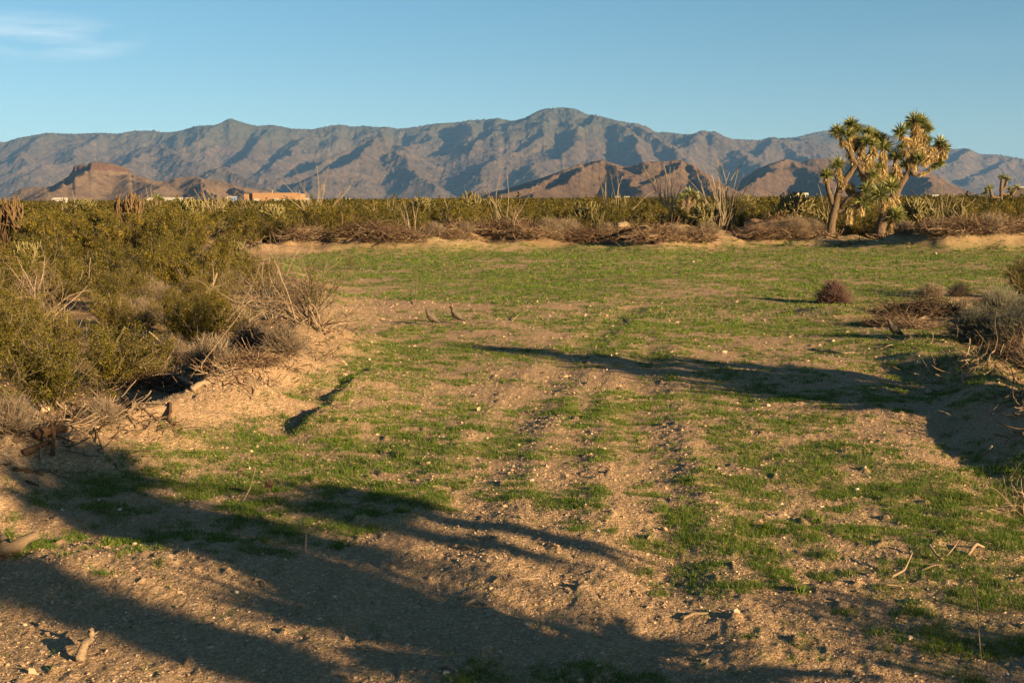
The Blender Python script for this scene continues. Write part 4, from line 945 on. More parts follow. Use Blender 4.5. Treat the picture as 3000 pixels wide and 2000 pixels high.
# sticks on the clearing
ST = [([(2842, 1850, .20), (2858, 1868, .17), (2868, 1920, .06), (2880, 1982)], .0045, 'long thin dry stalk standing near the bottom right', 0),
      ([(2560, 1716), (2600, 1720, .01), (2648, 1718)], .008, 'straight stick lying by the bottom right shadow', 0), ([(2612, 1692), (2650, 1682, .02), (2672, 1658, .07)], .009, 'bent stick with a raised tip in the right grass', 0),
      ([(2720, 1625, .05), (2745, 1640, .02), (2765, 1645)], .012, 'forked pale stick head among the right grass', 3), ([(2700, 1672), (2735, 1662, .01), (2762, 1655)], .007, 'thin stick under the forked one in the right grass', 0),
      ([(2770, 1632), (2795, 1625, .04), (2808, 1614, .06)], .006, 'small upright twig beside the forked stick', 0), ([(2835, 1628), (2860, 1612, .03), (2885, 1606)], .014, 'pale weathered stub in the grass near the right edge', 0),
      ([(1205, 1508), (1225, 1510, .008), (1246, 1507)], .008, 'small bleached bone-like stick in the middle grass patch', 0), ([(1112, 1420), (1128, 1424, .03), (1140, 1436)], .005, 'curved pale twig at the top of the middle grass patch', 0),
      ([(1155, 1440), (1175, 1440), (1195, 1438)], .005, 'short straw piece beside the curved twig', 0), ([(1340, 1607), (1365, 1609, .015), (1390, 1612)], .012, 'dark brown wood chip in the open gravel', 1),
      ([(1445, 1708), (1470, 1692, .01), (1480, 1700)], .009, 'pale crooked stick in the centre gravel', 1), ([(1520, 1694), (1550, 1697), (1582, 1694)], .008, 'flat sandy stick right of the crooked one', 0),
      ([(1360, 1775), (1395, 1768, .02), (1430, 1776)], .012, 'shaded wood splinter pile at the centre of the bottom shadow', 4), ([(1290, 1955), (1315, 1962, .015), (1340, 1970)], .015, 'weathered wood chunk at the bottom edge', 1),
      ([(1058, 1898), (1100, 1908, .02), (1160, 1918)], .012, 'long pale root end in the bottom shadow', 1), ([(745, 1700), (770, 1708, .01), (780, 1722)], .012, 'dark chip of wood in the wide shadow band', 2),
      ([(710, 1474), (735, 1455, .06), (752, 1438, .16)], .004, 'slanting dry stem in the left gravel', 0), ([(893, 1620), (896, 1612, .03), (898, 1597, .07)], .010, 'tiny upright stump casting a thin shadow', 0),
      ([(2405, 1031), (2440, 1036, .02), (2475, 1040)], .018, 'pale stick near the shadow of the right bank', 2), ([(2425, 1025), (2465, 1037), (2505, 1033)], .016, 'second pale stick lying across the first', 1),
      ([(2380, 1023), (2395, 1028), (2410, 1030)], .02, 'dark wood chunk at the left of the two pale sticks', 2), ([(2445, 1197), (2470, 1200, .01), (2500, 1203)], .012, 'flat bleached stick at the edge of the right shadow', 1),
      ([(2000, 1815), (2030, 1806, .01), (2075, 1798)], .012, 'pale stick on gravel at the lower middle right', 0), ([(2110, 1732), (2130, 1730), (2148, 1732)], .010, 'small tan stick below the right grass mass', 1),
      ([(1905, 1270), (1940, 1265, .02), (1970, 1262)], .006, 'fine straw in the central gravel', 0), ([(1825, 930), (1840, 945), (1852, 960)], .012, 'slanting thin twig in the grass beyond the centre', 0),
      ([(1500, 940), (1510, 935, .02), (1522, 928, .04)], .012, 'short straw stick right of the birds', 0), ([(2960, 1452), (2985, 1455, .02), (3020, 1456)], .016, 'bleached log end at the right edge', 1),
      ([(1210, 893), (1218, 880, .04), (1220, 868, .10)], .010, 'tiny pale upright chip behind the birds', 1), ([(2660, 955), (2690, 945, .03), (2720, 938, .06)], .03, 'brown log poking from the dark brush by the third bird', 0),
      ([(2895, 1062), (2900, 1045, .02), (2925, 1030, .05), (2960, 1025, .05)], .016, 'curved dry branch draped over the right bank', 3), ([(2890, 1015), (2900, 1040, .05), (2920, 1060, .02)], .012, 'thin grey branch sloping down the right bank', 1)]
for i, (pts, rad, lab, fk) in enumerate(ST): slog(pts, rad * .62, 'stick', M_dead, lab, 'stick', 50 + i, fk)
single(dead_bush(420, .42, 9, 0.0043, 1.3, 40, (-.7, 0, .2)), 'dry_twig_plant', M_dead, 3010, 1505, 'spiky dry twig plant entering at the right edge', 'dry plant')
single(shrub_dome(421, .06, .05, 60, .002), 'dry_weed', M_brown, 790, 1460, 'small reddish dried weed head in the left gravel', 'dry plant', dz=.09)
single(log_mesh([(0, 0, 0), (.004, 0, .05), (0, 0, .1)], .004, 3, forks=0, sides=5), 'weed_stalk', M_brown, 790, 1460, 'stalk holding up the reddish weed head', 'dry plant')
# ------------------------------------------------------------------ dead brush along the far berm and right bank
heaps = [brush_heap(500 + i, 1.25, .7, .50, 620, .0075).build('brush_pile', M_brown) for i in range(3)]
HP = [(790, 712, .8, 'dark brush pile at the left end of the far berm'), (900, 705, .9, 'brush pile left of the long heap on the far berm'), (1085, 700, 1.15, 'large brown brush heap below the V-shaped ocotillo'), (1150, 712, 1.0, 'brown brush spilling down onto the grass at the centre left'), (1210, 690, .9, 'twiggy brush pile right of the large heap'),
      (1320, 705, .75, 'dark brush in the gap of the far berm'), (1470, 690, 1.1, 'grey-brown brush heap on top of the central mound'), (1560, 700, .8, 'brush sliding down the right side of the central mound'), (1640, 708, .8, 'purplish brush pile right of the central mound'), (1700, 705, 1.0, 'brush heap below the tall pale cholla'),
      (1830, 708, 1.1, 'dark red-brown brush heap under the broken log'), (1930, 712, 1.1, 'dense brown brush heap right of the broken log'), (2020, 712, .95, 'brown brush reaching the grass left of the bare sand mound'), (2235, 700, .9, 'brush tangle on the sand mound left of the Joshua trees'), (2300, 705, .9, 'brush pile at the foot of the mound, near the thinner Joshua tree'),
      (2440, 690, .9, 'dark brush between the two Joshua trees'), (2520, 698, 1.0, 'darkest brush pile in front of the two Joshua trees'), (2590, 690, .8, 'brush around the base of the tallest Joshua tree'), (2790, 690, 1.1, 'wide brown brush heap right of the pale cholla'), (2870, 684, 1.1, 'brown brush heap further right along the berm'), (2970, 682, .9, 'brush heap at the right end of the berm')]
for i, (a, b, s, lab) in enumerate(HP): hero(heaps[i % 3], a, b - 9, (s * .85, s * .8, s * .8), lab, cat='brush pile', rad=.8, rz=R_.uniform(-.4, .4) + (math.pi if i % 2 else 0))
hero(brush_heap(540, 1.25, .7, .5, 620, .0075).build('brush_pile', M_brush_shade), 2700, 925, (.6, .5, .55), 'brush pile coloured dark for shade, left of the saltbush on the right', cat='brush pile', rz=.3)
hero(heaps[1], 2640, 958, (.55, .5, .3), 'flat scatter of dead brush behind the third bird', cat='brush pile', rz=2.0)
hero(heaps[2], 2980, 1050, (.5, .4, .4), 'dry brush on the slope of the right bank', cat='brush pile', rz=1.0)
hero(heaps[1], 720, 1068, (.26, .2, .2), 'flat litter of sticks along the left bank crest', cat='brush pile', rz=.5)
hero(heaps[2], 440, 1135, (.55, .4, .3), 'stick litter around the fallen branches on the left', cat='brush pile', rz=2.5)
slog([(1808, 700, .35), (1830, 697, .42), (1865, 698, .40), (1895, 700, .34)], .14, 'fallen_log', M_dead, 'broken orange-brown Joshua trunk lying on the brush heap', 'log', 71, 1)
single(dead_bush(430, 1.7, 14, .03, .9, 90, (-.15, 0, .3)), 'dead_bush', M_dead, 1118, 690, 'orange-barked dead snag beside the V-shaped ocotillo', 'dead bush')
single(dead_bush(431, 1.2, 10, .025, 1.0, 70), 'dead_bush', M_dead, 1500, 690, 'bare dead stems on the central mound', 'dead bush')
single(dead_bush(432, 1.5, 14, .03, .8, 90), 'dead_bush', M_dead, 790, 690, 'pale dead snag below the adobe house', 'dead bush')
single(dead_bush(433, 1.4, 12, .02, 1.0, 90), 'dead_bush', M_dead, 690, 690, 'dead branches standing at the head of the left brush', 'dead bush')
# grey domes on and behind the far berm
GB = [(1270, 690, 1.3), (1010, 688, 1.2), (1360, 682, 1.1), (1610, 694, 1.6), (1660, 690, 1.5), (1780, 690, 1.3), (1975, 694, 1.2), (2070, 690, 1.4), (2330, 686, 1.5), (2480, 680, 1.6), (2380, 678, 1.3), (2650, 684, 1.2), (2750, 682, 1.3), (2900, 680, 1.4), (620, 760, 1.1), (560, 790, 1.0), (700, 745, 1.0), (500, 820, 1.0), (400, 800, 1.0)]
gl = ['in the gap left of the central mound', 'behind the large brown heap', 'at the left shoulder of the central mound', 'right of the central mound', 'left of the tall pale cholla', 'behind the broken log', 'beside the low cholla clump', 'left of the bare sand mound', 'on the sand mound by the Joshua trees', 'between the Joshua trunks', 'left of the thinner Joshua trunk', 'right of the tallest Joshua tree', 'below the pale branching cholla', 'near the right end of the berm', 'where the left brush meets the far grass', 'inside the left brush near the corner', 'by the head of the left bank', 'amid the left creosotes, in front of the dead shrub', 'amid the left creosotes, further back']
allg = pb + pg
for i, ((a, b, s), w) in enumerate(zip(GB, gl)): hero(allg[i % 5], a, b, s, 'grey rounded twig bush ' + w, rad=.5)
# ------------------------------------------------------------------ cacti
CH = [cholla(600, 1.25, 9, 2, .024, .22, .55, .9, kid=(1, 3)), cholla(601, 1.3, 4, 4, .021, .15, .7, .5), cholla(602, .8, 8, 2, .022, .16, .7, .8, kid=(1, 3)), cholla(603, 1.5, 6, 5, .019, .15, .35, 1.1)]
def mkch(i, mat): return CH[i].build('cholla_cactus', mat)
c0, c1, c2, c3 = mkch(0, M_cholla), mkch(1, M_cholla), mkch(2, M_cholla), mkch(3, M_chollabrown)
for a in [(c0, 1745, 602, 48, 'tall pale cholla with upright arms, alone in front of the brush', 0), (c2, 1390, 632, 47.5, 'low clump of thick pale cholla left of the big dark creosote', 0), (c1, 2690, 574, 49, 'bright branching cholla right of the Joshua trees', .5),
          (c3, 385, 560, 43, 'dark brown tree-like cholla standing above the left brush', 0), (c3, 5, 572, 38, 'brown cholla at the left edge of the skyline', 2), (c2, 2810, 598, 50, 'cholla with spread fingers behind the right brush heap', 1),
          (c2, 1985, 664, 46.5, 'low yellow cholla in front of the brown heap', 2), (c0, 2010, 640, 47, 'yellowish upright cholla stems beside the low one', 2), (c1, 2060, 592, 50, 'olive cholla thicket below the small golden Joshua tree', 2.6),
          (c1, 2325, 558, 52, 'sunlit cholla crown above the creosotes left of the Joshua trees', 4), (c1, 1720, 588, 54, 'hazy cholla above the tall pale one', 5), (c2, 690, 700, 36, 'pale cholla clump at the head of the left bank', 3),
          (c1, 800, 595, 54, 'pale cholla thicket in front of the adobe house', 1.4), (c2, 930, 592, 60, 'cholla at the foot of the tall ocotillo', 0), (c2, 1375, 557, 85, 'small distant cholla above the brush line, centre left', 1),
          (c1, 70, 705, 30, 'curving pale cholla arm in the left creosotes', 3), (c1, 310, 655, 44, 'pale cholla left of the dark tree-like one', 2), (c2, 2400, 606, 52, 'low cholla beside the thinner Joshua trunk', 2), (c1, 560, 578, 62, 'pale cholla crowns under the right end of the mesa hill', 3)]:
    put(*a[:5], rz=a[5])
for i, (a, b) in enumerate([(1150, 576), (1235, 574), (1440, 572), (1820, 568), (2180, 566), (2560, 566), (205, 582), (250, 580), (640, 580), (2790, 566)]):
    put([c0, c1, c2][i % 3], a, b, 80 + 3 * i, 'far-off pale cholla rising out of the closed brush', rz=i, group='distant chollas in the brush')
# ocotillos: (px, base py, height, n, spread, lean, label)
OC = [(1205, 556, 47.5, 13, .55, (-.05, 0, 0), 'V-shaped ocotillo with long pale wands above the large brush heap'), (1480, 496, 54, 11, .60, (.05, 0, 0), 'thin wide-spread ocotillo with one wand reaching high right'),
      (1790, 486, 58, 13, .45, (0, 0, 0), 'faint tall ocotillo behind the tall pale cholla'), (2115, 455, 51, 46, .60, (0, 0, 0), 'big fan-shaped ocotillo with dozens of wands'),
      (1960, 478, 54, 34, .25, (0, 0, 0), 'dense upright ocotillo beside the small golden Joshua tree'), (925, 478, 62, 24, .16, (0, 0, 0), 'tall narrow ocotillo with red tips right of the adobe house'),
      (745, 546, 72, 26, .7, (-.1, 0, 0), 'spreading ocotillo in front of the adobe house'), (630, 543, 85, 26, .45, (0, 0, 0), 'hazy ocotillo left of the adobe house'), (440, 545, 85, 18, .3, (0, 0, 0), 'ocotillo beside the small Joshua tree before the mesa'),
      (2770, 520, 62, 22, .45, (0, 0, 0), 'hazy ocotillo right of the tallest Joshua tree'), (2440, 530, 62, 10, .35, (0, 0, 0), 'slender ocotillo hidden behind the thinner Joshua tree'), (205, 560, 70, 9, .3, (0, 0, 0), 'sparse thin ocotillo below the mesa cliff'),
      (1310, 572, 54, 8, .5, (0, 0, 0), 'short thin ocotillo left of the low pale cholla')]
for i, (a, tp, Y, n, sp, ln, lab) in enumerate(OC):
    q = at(a, tp, Y); g = hz_at(q[0], Y); w, bd = ocotillo(700 + i, (q[2] - g) / 1.0, n, sp, .012 + .00016 * Y, ln); p = (q[0], Y, g); r = empty('ocotillo', p); tag(r, lab, 'ocotillo')
    ks = [w.build('wand', M_oco, r)]
    if bd: ks.append(bd.build('red_bud', M_red, r))
    occ.append((p[0], p[1], .3))
# round spiny bush on its little mound
tw = shrub_dome(750, .30, .42, 1500, .004, .10, 1.5, 2)
_tp = on_ground(2441, 888)
o = tw.build('round_dead_bush', veg_mat('purple_brown_twig', [(0, (.04, .022, .018)), (.5, (.085, .05, .042)), (1, (.16, .10, .095))], .9, 0, .1)); o.location = _tp; o.scale = (1.15, 1.1, 1.05)
tag(o, 'compact round purplish-brown spiny bush alone on a small sand mound', 'bush')

# ------------------------------------------------------------------ creosote flat: individuals, then the rest as one mass
rng = np.random.default_rng(42)
cand = []
def blocked(x, y, m=0.0): return any((x - a) ** 2 + (y - b) ** 2 < (c + m) ** 2 for a, b, c in occ)
def jitter_grid(x0, x1, y0, y1, sp):
    gx = np.arange(x0, x1, sp); gy = np.arange(y0, y1, sp); X, Y = np.meshgrid(gx, gy)
    X = X + rng.uniform(-.48, .48, X.shape) * sp; Y = Y + rng.uniform(-.48, .48, Y.shape) * sp
    return X.ravel(), Y.ravel()
def lotmask(x, y, grow_=0.0):
    m = in_poly(x, y, lot_poly)
    for dx, dy in ((grow_, 0), (-grow_, 0), (0, -grow_), (0, grow_)): m |= in_poly(x + dx, y + dy, lot_poly)
    return m
X, Y = jitter_grid(-30, 34, 9, 72, 1.35)
ok = (np.abs(X) < .44 * Y + 2.0) & ~lotmask(X, Y, .75)
dF, _, _ = segdist(X, Y, B_FAR); ok &= (dF > 1.9) | (Y < 36)
ok &= ~((np.abs(X - base_L[0]) < 1.0) | (np.abs(X - base_R[0]) < 1.0)) | (Y > JY + 2.2)
ok &= ~((X > 0) & (Y < 40))
ok &= rng.random(len(X)) < np.where(Y < 40, .93, .85)
X, Y = X[ok], Y[ok]; o_ = np.argsort(Y); X, Y = X[o_], Y[o_]
n_ind = 0; rest = []
SEG_F = [(760, 'left of the long brush heap'), (1000, 'between the adobe house and the V-shaped ocotillo'), (1300, 'behind the V-shaped ocotillo'), (1600, 'behind the central sand mound'), (1850, 'beside the tall pale cholla'), (2060, 'around the small golden Joshua tree'), (2300, 'behind the big fan ocotillo'), (2480, 'behind the thinner Joshua tree'), (2700, 'behind the tallest Joshua tree'), (9999, 'behind the brush heaps on the right')]
SEG_L = [(14, 'at the near end of the left brush'), (18, 'behind the big olive bush on the left'), (23, 'around the dark grey shrub on the left'), (30, 'beyond the corner of the left bank'), (99, 'at the back of the left brush')]
def seg_label(x, y, kind):
    px, _ = proj(x, y, .5)
    if y > 40:
        w = [b for a, b in SEG_F if px < a][0]; row = 'front-row ' if segdist(np.array([x]), np.array([y]), B_FAR)[0][0] < 5 else 'deeper-set '
    else:
        w = [b for a, b in SEG_L if y < a][0]; row = 'outer ' if px < 250 else ('middle ' if px < 520 else 'clearing-side ')
    return row + kind + ' ' + w
phr = ['creosote bush in the dense brush left of the clearing', 'creosote bush in the wall of brush behind the far berm']
for x, y in zip(X, Y):
    if blocked(x, y, .35): continue
    if n_ind < 286:
        nearb = y < 24
        if y < 40 and rng.random() < .13:
            plant(allg[rng.integers(0, 5)], x, y, rng.uniform(.7, 1.15), rng.uniform(0, 6.28), seg_label(x, y, 'dry grey bush'), seg_label(x, y, 'dry grey bushes')); continue
        if y > 40 and rng.random() < .10:
            plant(allg[rng.integers(0, 5)], x, y, rng.uniform(1.4, 2.2), rng.uniform(0, 6.28), seg_label(x, y, 'dry grey bush'), seg_label(x, y, 'dry grey bushes')); continue
        pr = (near if nearb else mid)[rng.integers(0, 3 if nearb else 4)]
        base = .64 if y < 22 else (.66 if y < 38 else 1.08)
        left = y < 40
        plant(pr, x, y, base * rng.uniform(.68, 1.25), rng.uniform(0, 6.28), seg_label(x, y, 'creosote bush'),
              seg_label(x, y, 'creosote bushes'))
        n_ind += 1
    else: rest.append((x, y, 1.1))
print('individual creosotes', n_ind)
# the rest
def scatter_mass(items, protos, name, label, cat, rng):
    V = []; Q = []; A = []; n = 0
    for k, (pv, pq, pa) in enumerate(protos):
        it = items[items[:, 4] == k]
        if not len(it): continue
        ca, sa = np.cos(it[:, 3]), np.sin(it[:, 3]); s = it[:, 2]
        zz = H(it[:, 0], it[:, 1], False)
        x = (pv[None, :, 0] * ca[:, None] - pv[None, :, 1] * sa[:, None]) * s[:, None] * 1.1 + it[:, 0:1]
        y = (pv[None, :, 0] * sa[:, None] + pv[None, :, 1] * ca[:, None]) * s[:, None] * 1.1 + it[:, 1:2]
        z = pv[None, :, 2] * s[:, None] + zz[:, None]
        V.append(np.stack([x, y, z], -1).reshape(-1, 3)); A.append(np.clip(pa[None] + rng.uniform(-.26, .22, (len(it), 1)), 0, 1).ravel())
        Q.append((pq[None] + (np.arange(len(it)) * len(pv))[:, None, None]).reshape(-1, 4) + n); n += len(pv) * len(it)
    o = make_mesh(name, np.concatenate(V), np.concatenate(Q), None, M_leaf_far, False, {'var': np.concatenate(A)})
    return tag(o, label, cat, None, 'stuff')
def leafproto(seed, n, sz, Ht=1.35):
    r = np.random.default_rng(seed)
    st, lf = creosote(seed, Ht=Ht, Wd=1.15, stems=16, twigs=max(n // 12, 20), nleaf=n, lsz=sz, orange=.03)
    V = np.concatenate(lf.V); Qd = np.concatenate(lf.Q); A = np.concatenate(lf.A)
    return V, Qd, A
pm = [leafproto(900 + i, 1500, .062) for i in range(4)]; pf = [leafproto(910 + i, 330, .15) for i in range(4)]; pff = [leafproto(920 + i, 80, .42) for i in range(4)]
def items_for(X, Y, s0, k):
    return np.stack([X, Y, s0 * rng.uniform(.58, 1.22, len(X)) * np.where(rng.random(len(X)) < .07, 1.3, 1), rng.uniform(0, 6.28, len(X)), rng.integers(0, k, len(X))], 1)
r_ = np.array(rest); X2, Y2 = jitter_grid(-50, 50, 72, 105, 1.75); k = np.abs(X2) < .46 * Y2 + 3
k &= rng.random(len(X2)) < .9
it = np.concatenate([items_for(r_[:, 0], r_[:, 1], 1.15, 4), items_for(X2[k], Y2[k], 1.14, 4)]) if len(r_) else items_for(X2[k], Y2[k], 1.14, 4)
scatter_mass(it, pm, 'creosote_flat', 'olive creosote scrub massed beyond the nearest bushes', 'scrub', rng)
X3, Y3 = jitter_grid(-125, 125, 105, 260, 2.5); k = np.abs(X3) < .46 * Y3 + 4
scatter_mass(items_for(X3[k], Y3[k], 1.14, 4), pf, 'creosote_flat', 'olive creosote scrub covering the middle distance', 'scrub', rng)
X4, Y4 = jitter_grid(-520, 520, 260, 1100, 8.0); k = np.abs(X4) < .46 * Y4 + 8
scatter_mass(items_for(X4[k], Y4[k], 1.15, 4), pff, 'creosote_flat', 'thin olive line of creosote scrub along the horizon', 'scrub', rng)
dp = []
for i in range(3):
    m_ = shrub_dome(950 + i, .6, .75, 70, .010, .16, 1.2, 2); dp.append((np.concatenate(m_.V), np.concatenate(m_.Q), np.concatenate(m_.A)))
X5, Y5 = jitter_grid(-60, 60, 58, 130, 4.6); k = np.abs(X5) < .46 * Y5 + 3
o = scatter_mass(items_for(X5[k], Y5[k], 1.5, 3), dp, 'dry_scrub', 'dry grey scrub mixed through the creosote flat', 'scrub', rng); o.data.materials[0] = M_grey
# low litter and bursage under the left brush: one ground layer
mb = MB(); rg = np.random.default_rng(77)
n = 2600; X = rg.uniform(-16, 3, n * 6); Y = rg.uniform(8.5, 50, n * 6); k = ~in_poly(X, Y, lot_poly) & (np.abs(X) < .44 * Y + 1) & (X < -1.5); X, Y = X[k][:n], Y[k][:n]
az = rg.uniform(0, 6.28, len(X)); P = grow(rg, np.stack([X, Y, H(X, Y) + .015], 1), np.stack([np.cos(az), np.sin(az), rg.uniform(-.05, .25, len(X))], 1), rg.uniform(.08, .5, len(X)), 5, .15)
P[..., 2] = np.maximum(P[..., 2], H(P[..., 0], P[..., 1]) + .004)
mb.tubes(P, np.full((len(X), 5), .005) * rg.uniform(.5, 1.6, (len(X), 1)), 3, rg.uniform(0, 1, len(X)))
tag(mb.build('twig_litter', M_dead), 'litter of fallen twigs under the left brush', 'litter', None, 'stuff')
def along(pts, n, sd, rad, lens, nm, mat, lab, seed):
    rg = np.random.default_rng(seed); P0 = np.array(pts); t = rg.uniform(0, len(P0) - 1.001, n); k = t.astype(int); c = P0[k] + (P0[k + 1] - P0[k]) * (t - k)[:, None]
    X, Y = c[:, 0] + rg.normal(0, sd, n), c[:, 1] + rg.normal(0, sd, n); q = fbm(X * .7, Y * .7, seed, 3) > .47; X, Y = X[q], Y[q]; n = len(X)
    az = rg.uniform(0, 6.28, n); P = grow(rg, np.stack([X, Y, H(X, Y) + rad], 1), np.stack([np.cos(az), np.sin(az), rg.uniform(-.1, .5, n)], 1), rg.uniform(*lens, n), 5, .2)
    P[..., 2] = np.maximum(P[..., 2], H(P[..., 0], P[..., 1]) + rad * .5); mb = MB(); mb.tubes(P, np.full((n, 5), rad) * rg.uniform(.4, 1.5, (n, 1)), 3, rg.uniform(0, 1, n))
    tag(mb.build(nm, mat), lab, 'litter', None, 'stuff')
along(B_FAR[1:-1], 6500, .85, .012, (.12, .6), 'twig_litter', M_brown, 'broken dark twigs strewn over the far berm', 61)
along(B_LEFT[2:], 1500, .28, .0045, (.06, .3), 'twig_litter', M_dead, 'small sticks and roots strewn along the left bank crest', 62)
along(B_RIGHT[:-2], 700, .3, .005, (.06, .3), 'twig_litter', M_dead, 'small sticks strewn along the right bank', 63)

# ------------------------------------------------------------------ grass and pebbles
def build_grass():
    rg = np.random.default_rng(11); mb = MB()
    bands = [(4.6, 8, 3600, 7, .030, .0032), (8, 12, 1500, 7, .033, .0046), (12, 19, 520, 7, .038, .0072), (19, 32, 120, 7, .050, .014), (32, 54, 42, 7, .055, .026)]
    for y0, y1, dens, bl, h, w in bands:
        wd = .43 * y1 + .4; area = 2 * wd * (y1 - y0); n = int(area * dens)
        X = rg.uniform(-wd, wd, n); Y = rg.uniform(y0, y1, n)
        k = (np.abs(X) < .43 * Y + .4); X, Y = X[k], Y[k]
        c = cover(X, Y); z = H(X, Y); c = c * (1 - .8 * np.clip((z - .14) / .2, 0, 1))
        sp = fbm(X * 6, Y * 6, 222, 2)
        k = rg.random(len(X)) < c * sstep(.25, .6, sp) * .95 + .012 * in_poly(X, Y, lot_poly); X, Y, z, sp = X[k], Y[k], z[k], sp[k]
        m_ = len(X)
        S = np.repeat(np.stack([X, Y, z - .004], 1), bl, 0) + rg.normal(size=(m_ * bl, 3)) * [.012, .012, 0] * (1 + w / .006 * .6)
        D = dirs(rg, m_ * bl, .15, 1.25)
        L = h * rg.uniform(.45, 1.3, m_ * bl) * np.repeat(.6 + .7 * sp, bl)
        tone = np.repeat(rg.uniform(.15, .75, m_) + .25 * (fbm(X * .8, Y * .8, 230, 3) - .5) * 2, bl) + rg.normal(0, .1, m_ * bl)
        tone = np.where(rg.random(m_ * bl) < .05, 1, np.clip(tone, 0, .88))
        mb.blades(S, D, L, w, tone, 0, rg)
    print('grass blades', sum(len(v) for v in mb.V) // 3)
    return tag(mb.build('grass', M_grass, smooth=False), 'short green sprouting grass in patches over the gravel clearing', 'grass', None, 'stuff')
build_grass()
def stones_mb(X, Y, S, rg, zoff=0.0):
    n = len(X)
    b = np.array([[1, 0, 0], [0, 1, 0], [-1, 0, 0], [0, -1, 0], [.35, .35, .8], [-.4, -.3, .75], [0, 0, -.5]], float)
    f = np.array([[0, 1, 4], [1, 2, 4], [2, 5, 4], [2, 3, 5], [3, 0, 5], [0, 4, 5], [1, 0, 6], [2, 1, 6], [3, 2, 6], [0, 3, 6]])
    j = b[None] + rg.normal(size=(n, 7, 3)) * .2
    a = rg.uniform(0, 6.28, n); ca, sa = np.cos(a)[:, None], np.sin(a)[:, None]
    x = (j[..., 0] * ca - j[..., 1] * sa * .7) * S[:, None]; y = (j[..., 0] * sa + j[..., 1] * ca * .7) * S[:, None]; z = j[..., 2] * .65 * S[:, None]
    Zg = H(X, Y) + zoff
    return np.stack([x + X[:, None], y + Y[:, None], z + Zg[:, None]], -1).reshape(-1, 3), (f[None] + (np.arange(n) * 7)[:, None, None]).reshape(-1, 3)
def build_pebbles():
    rg = np.random.default_rng(12); mb = MB()
    for y0, y1, dens, s0 in [(4.6, 8, 2600, .0042), (8, 13, 800, .006), (13, 24, 110, .010), (24, 50, 10, .010)]:
        wd = .43 * y1 + .4; n = int(2 * wd * (y1 - y0) * dens); X = rg.uniform(-wd, wd, n); Y = rg.uniform(y0, y1, n); k = np.abs(X) < .43 * Y + .4; X, Y = X[k], Y[k]
        k = rg.random(len(X)) < (.35 + .65 * fbm(X * 1.5, Y * 1.5, 333, 3)); X, Y = X[k], Y[k]
        S = s0 * np.exp(rg.normal(0, .45, len(X))); S = np.where(rg.random(len(X)) < .01, S * 2.2, S)
        V, T = stones_mb(X, Y, S, rg); mb.add(V, None, T, np.repeat(np.clip(rg.normal(.45, .22, len(X)), 0, 1), 7))
    return tag(mb.build('gravel', M_stone, smooth=False), 'coarse tan gravel strewn over the clearing', 'gravel', None, 'stuff')
build_pebbles()
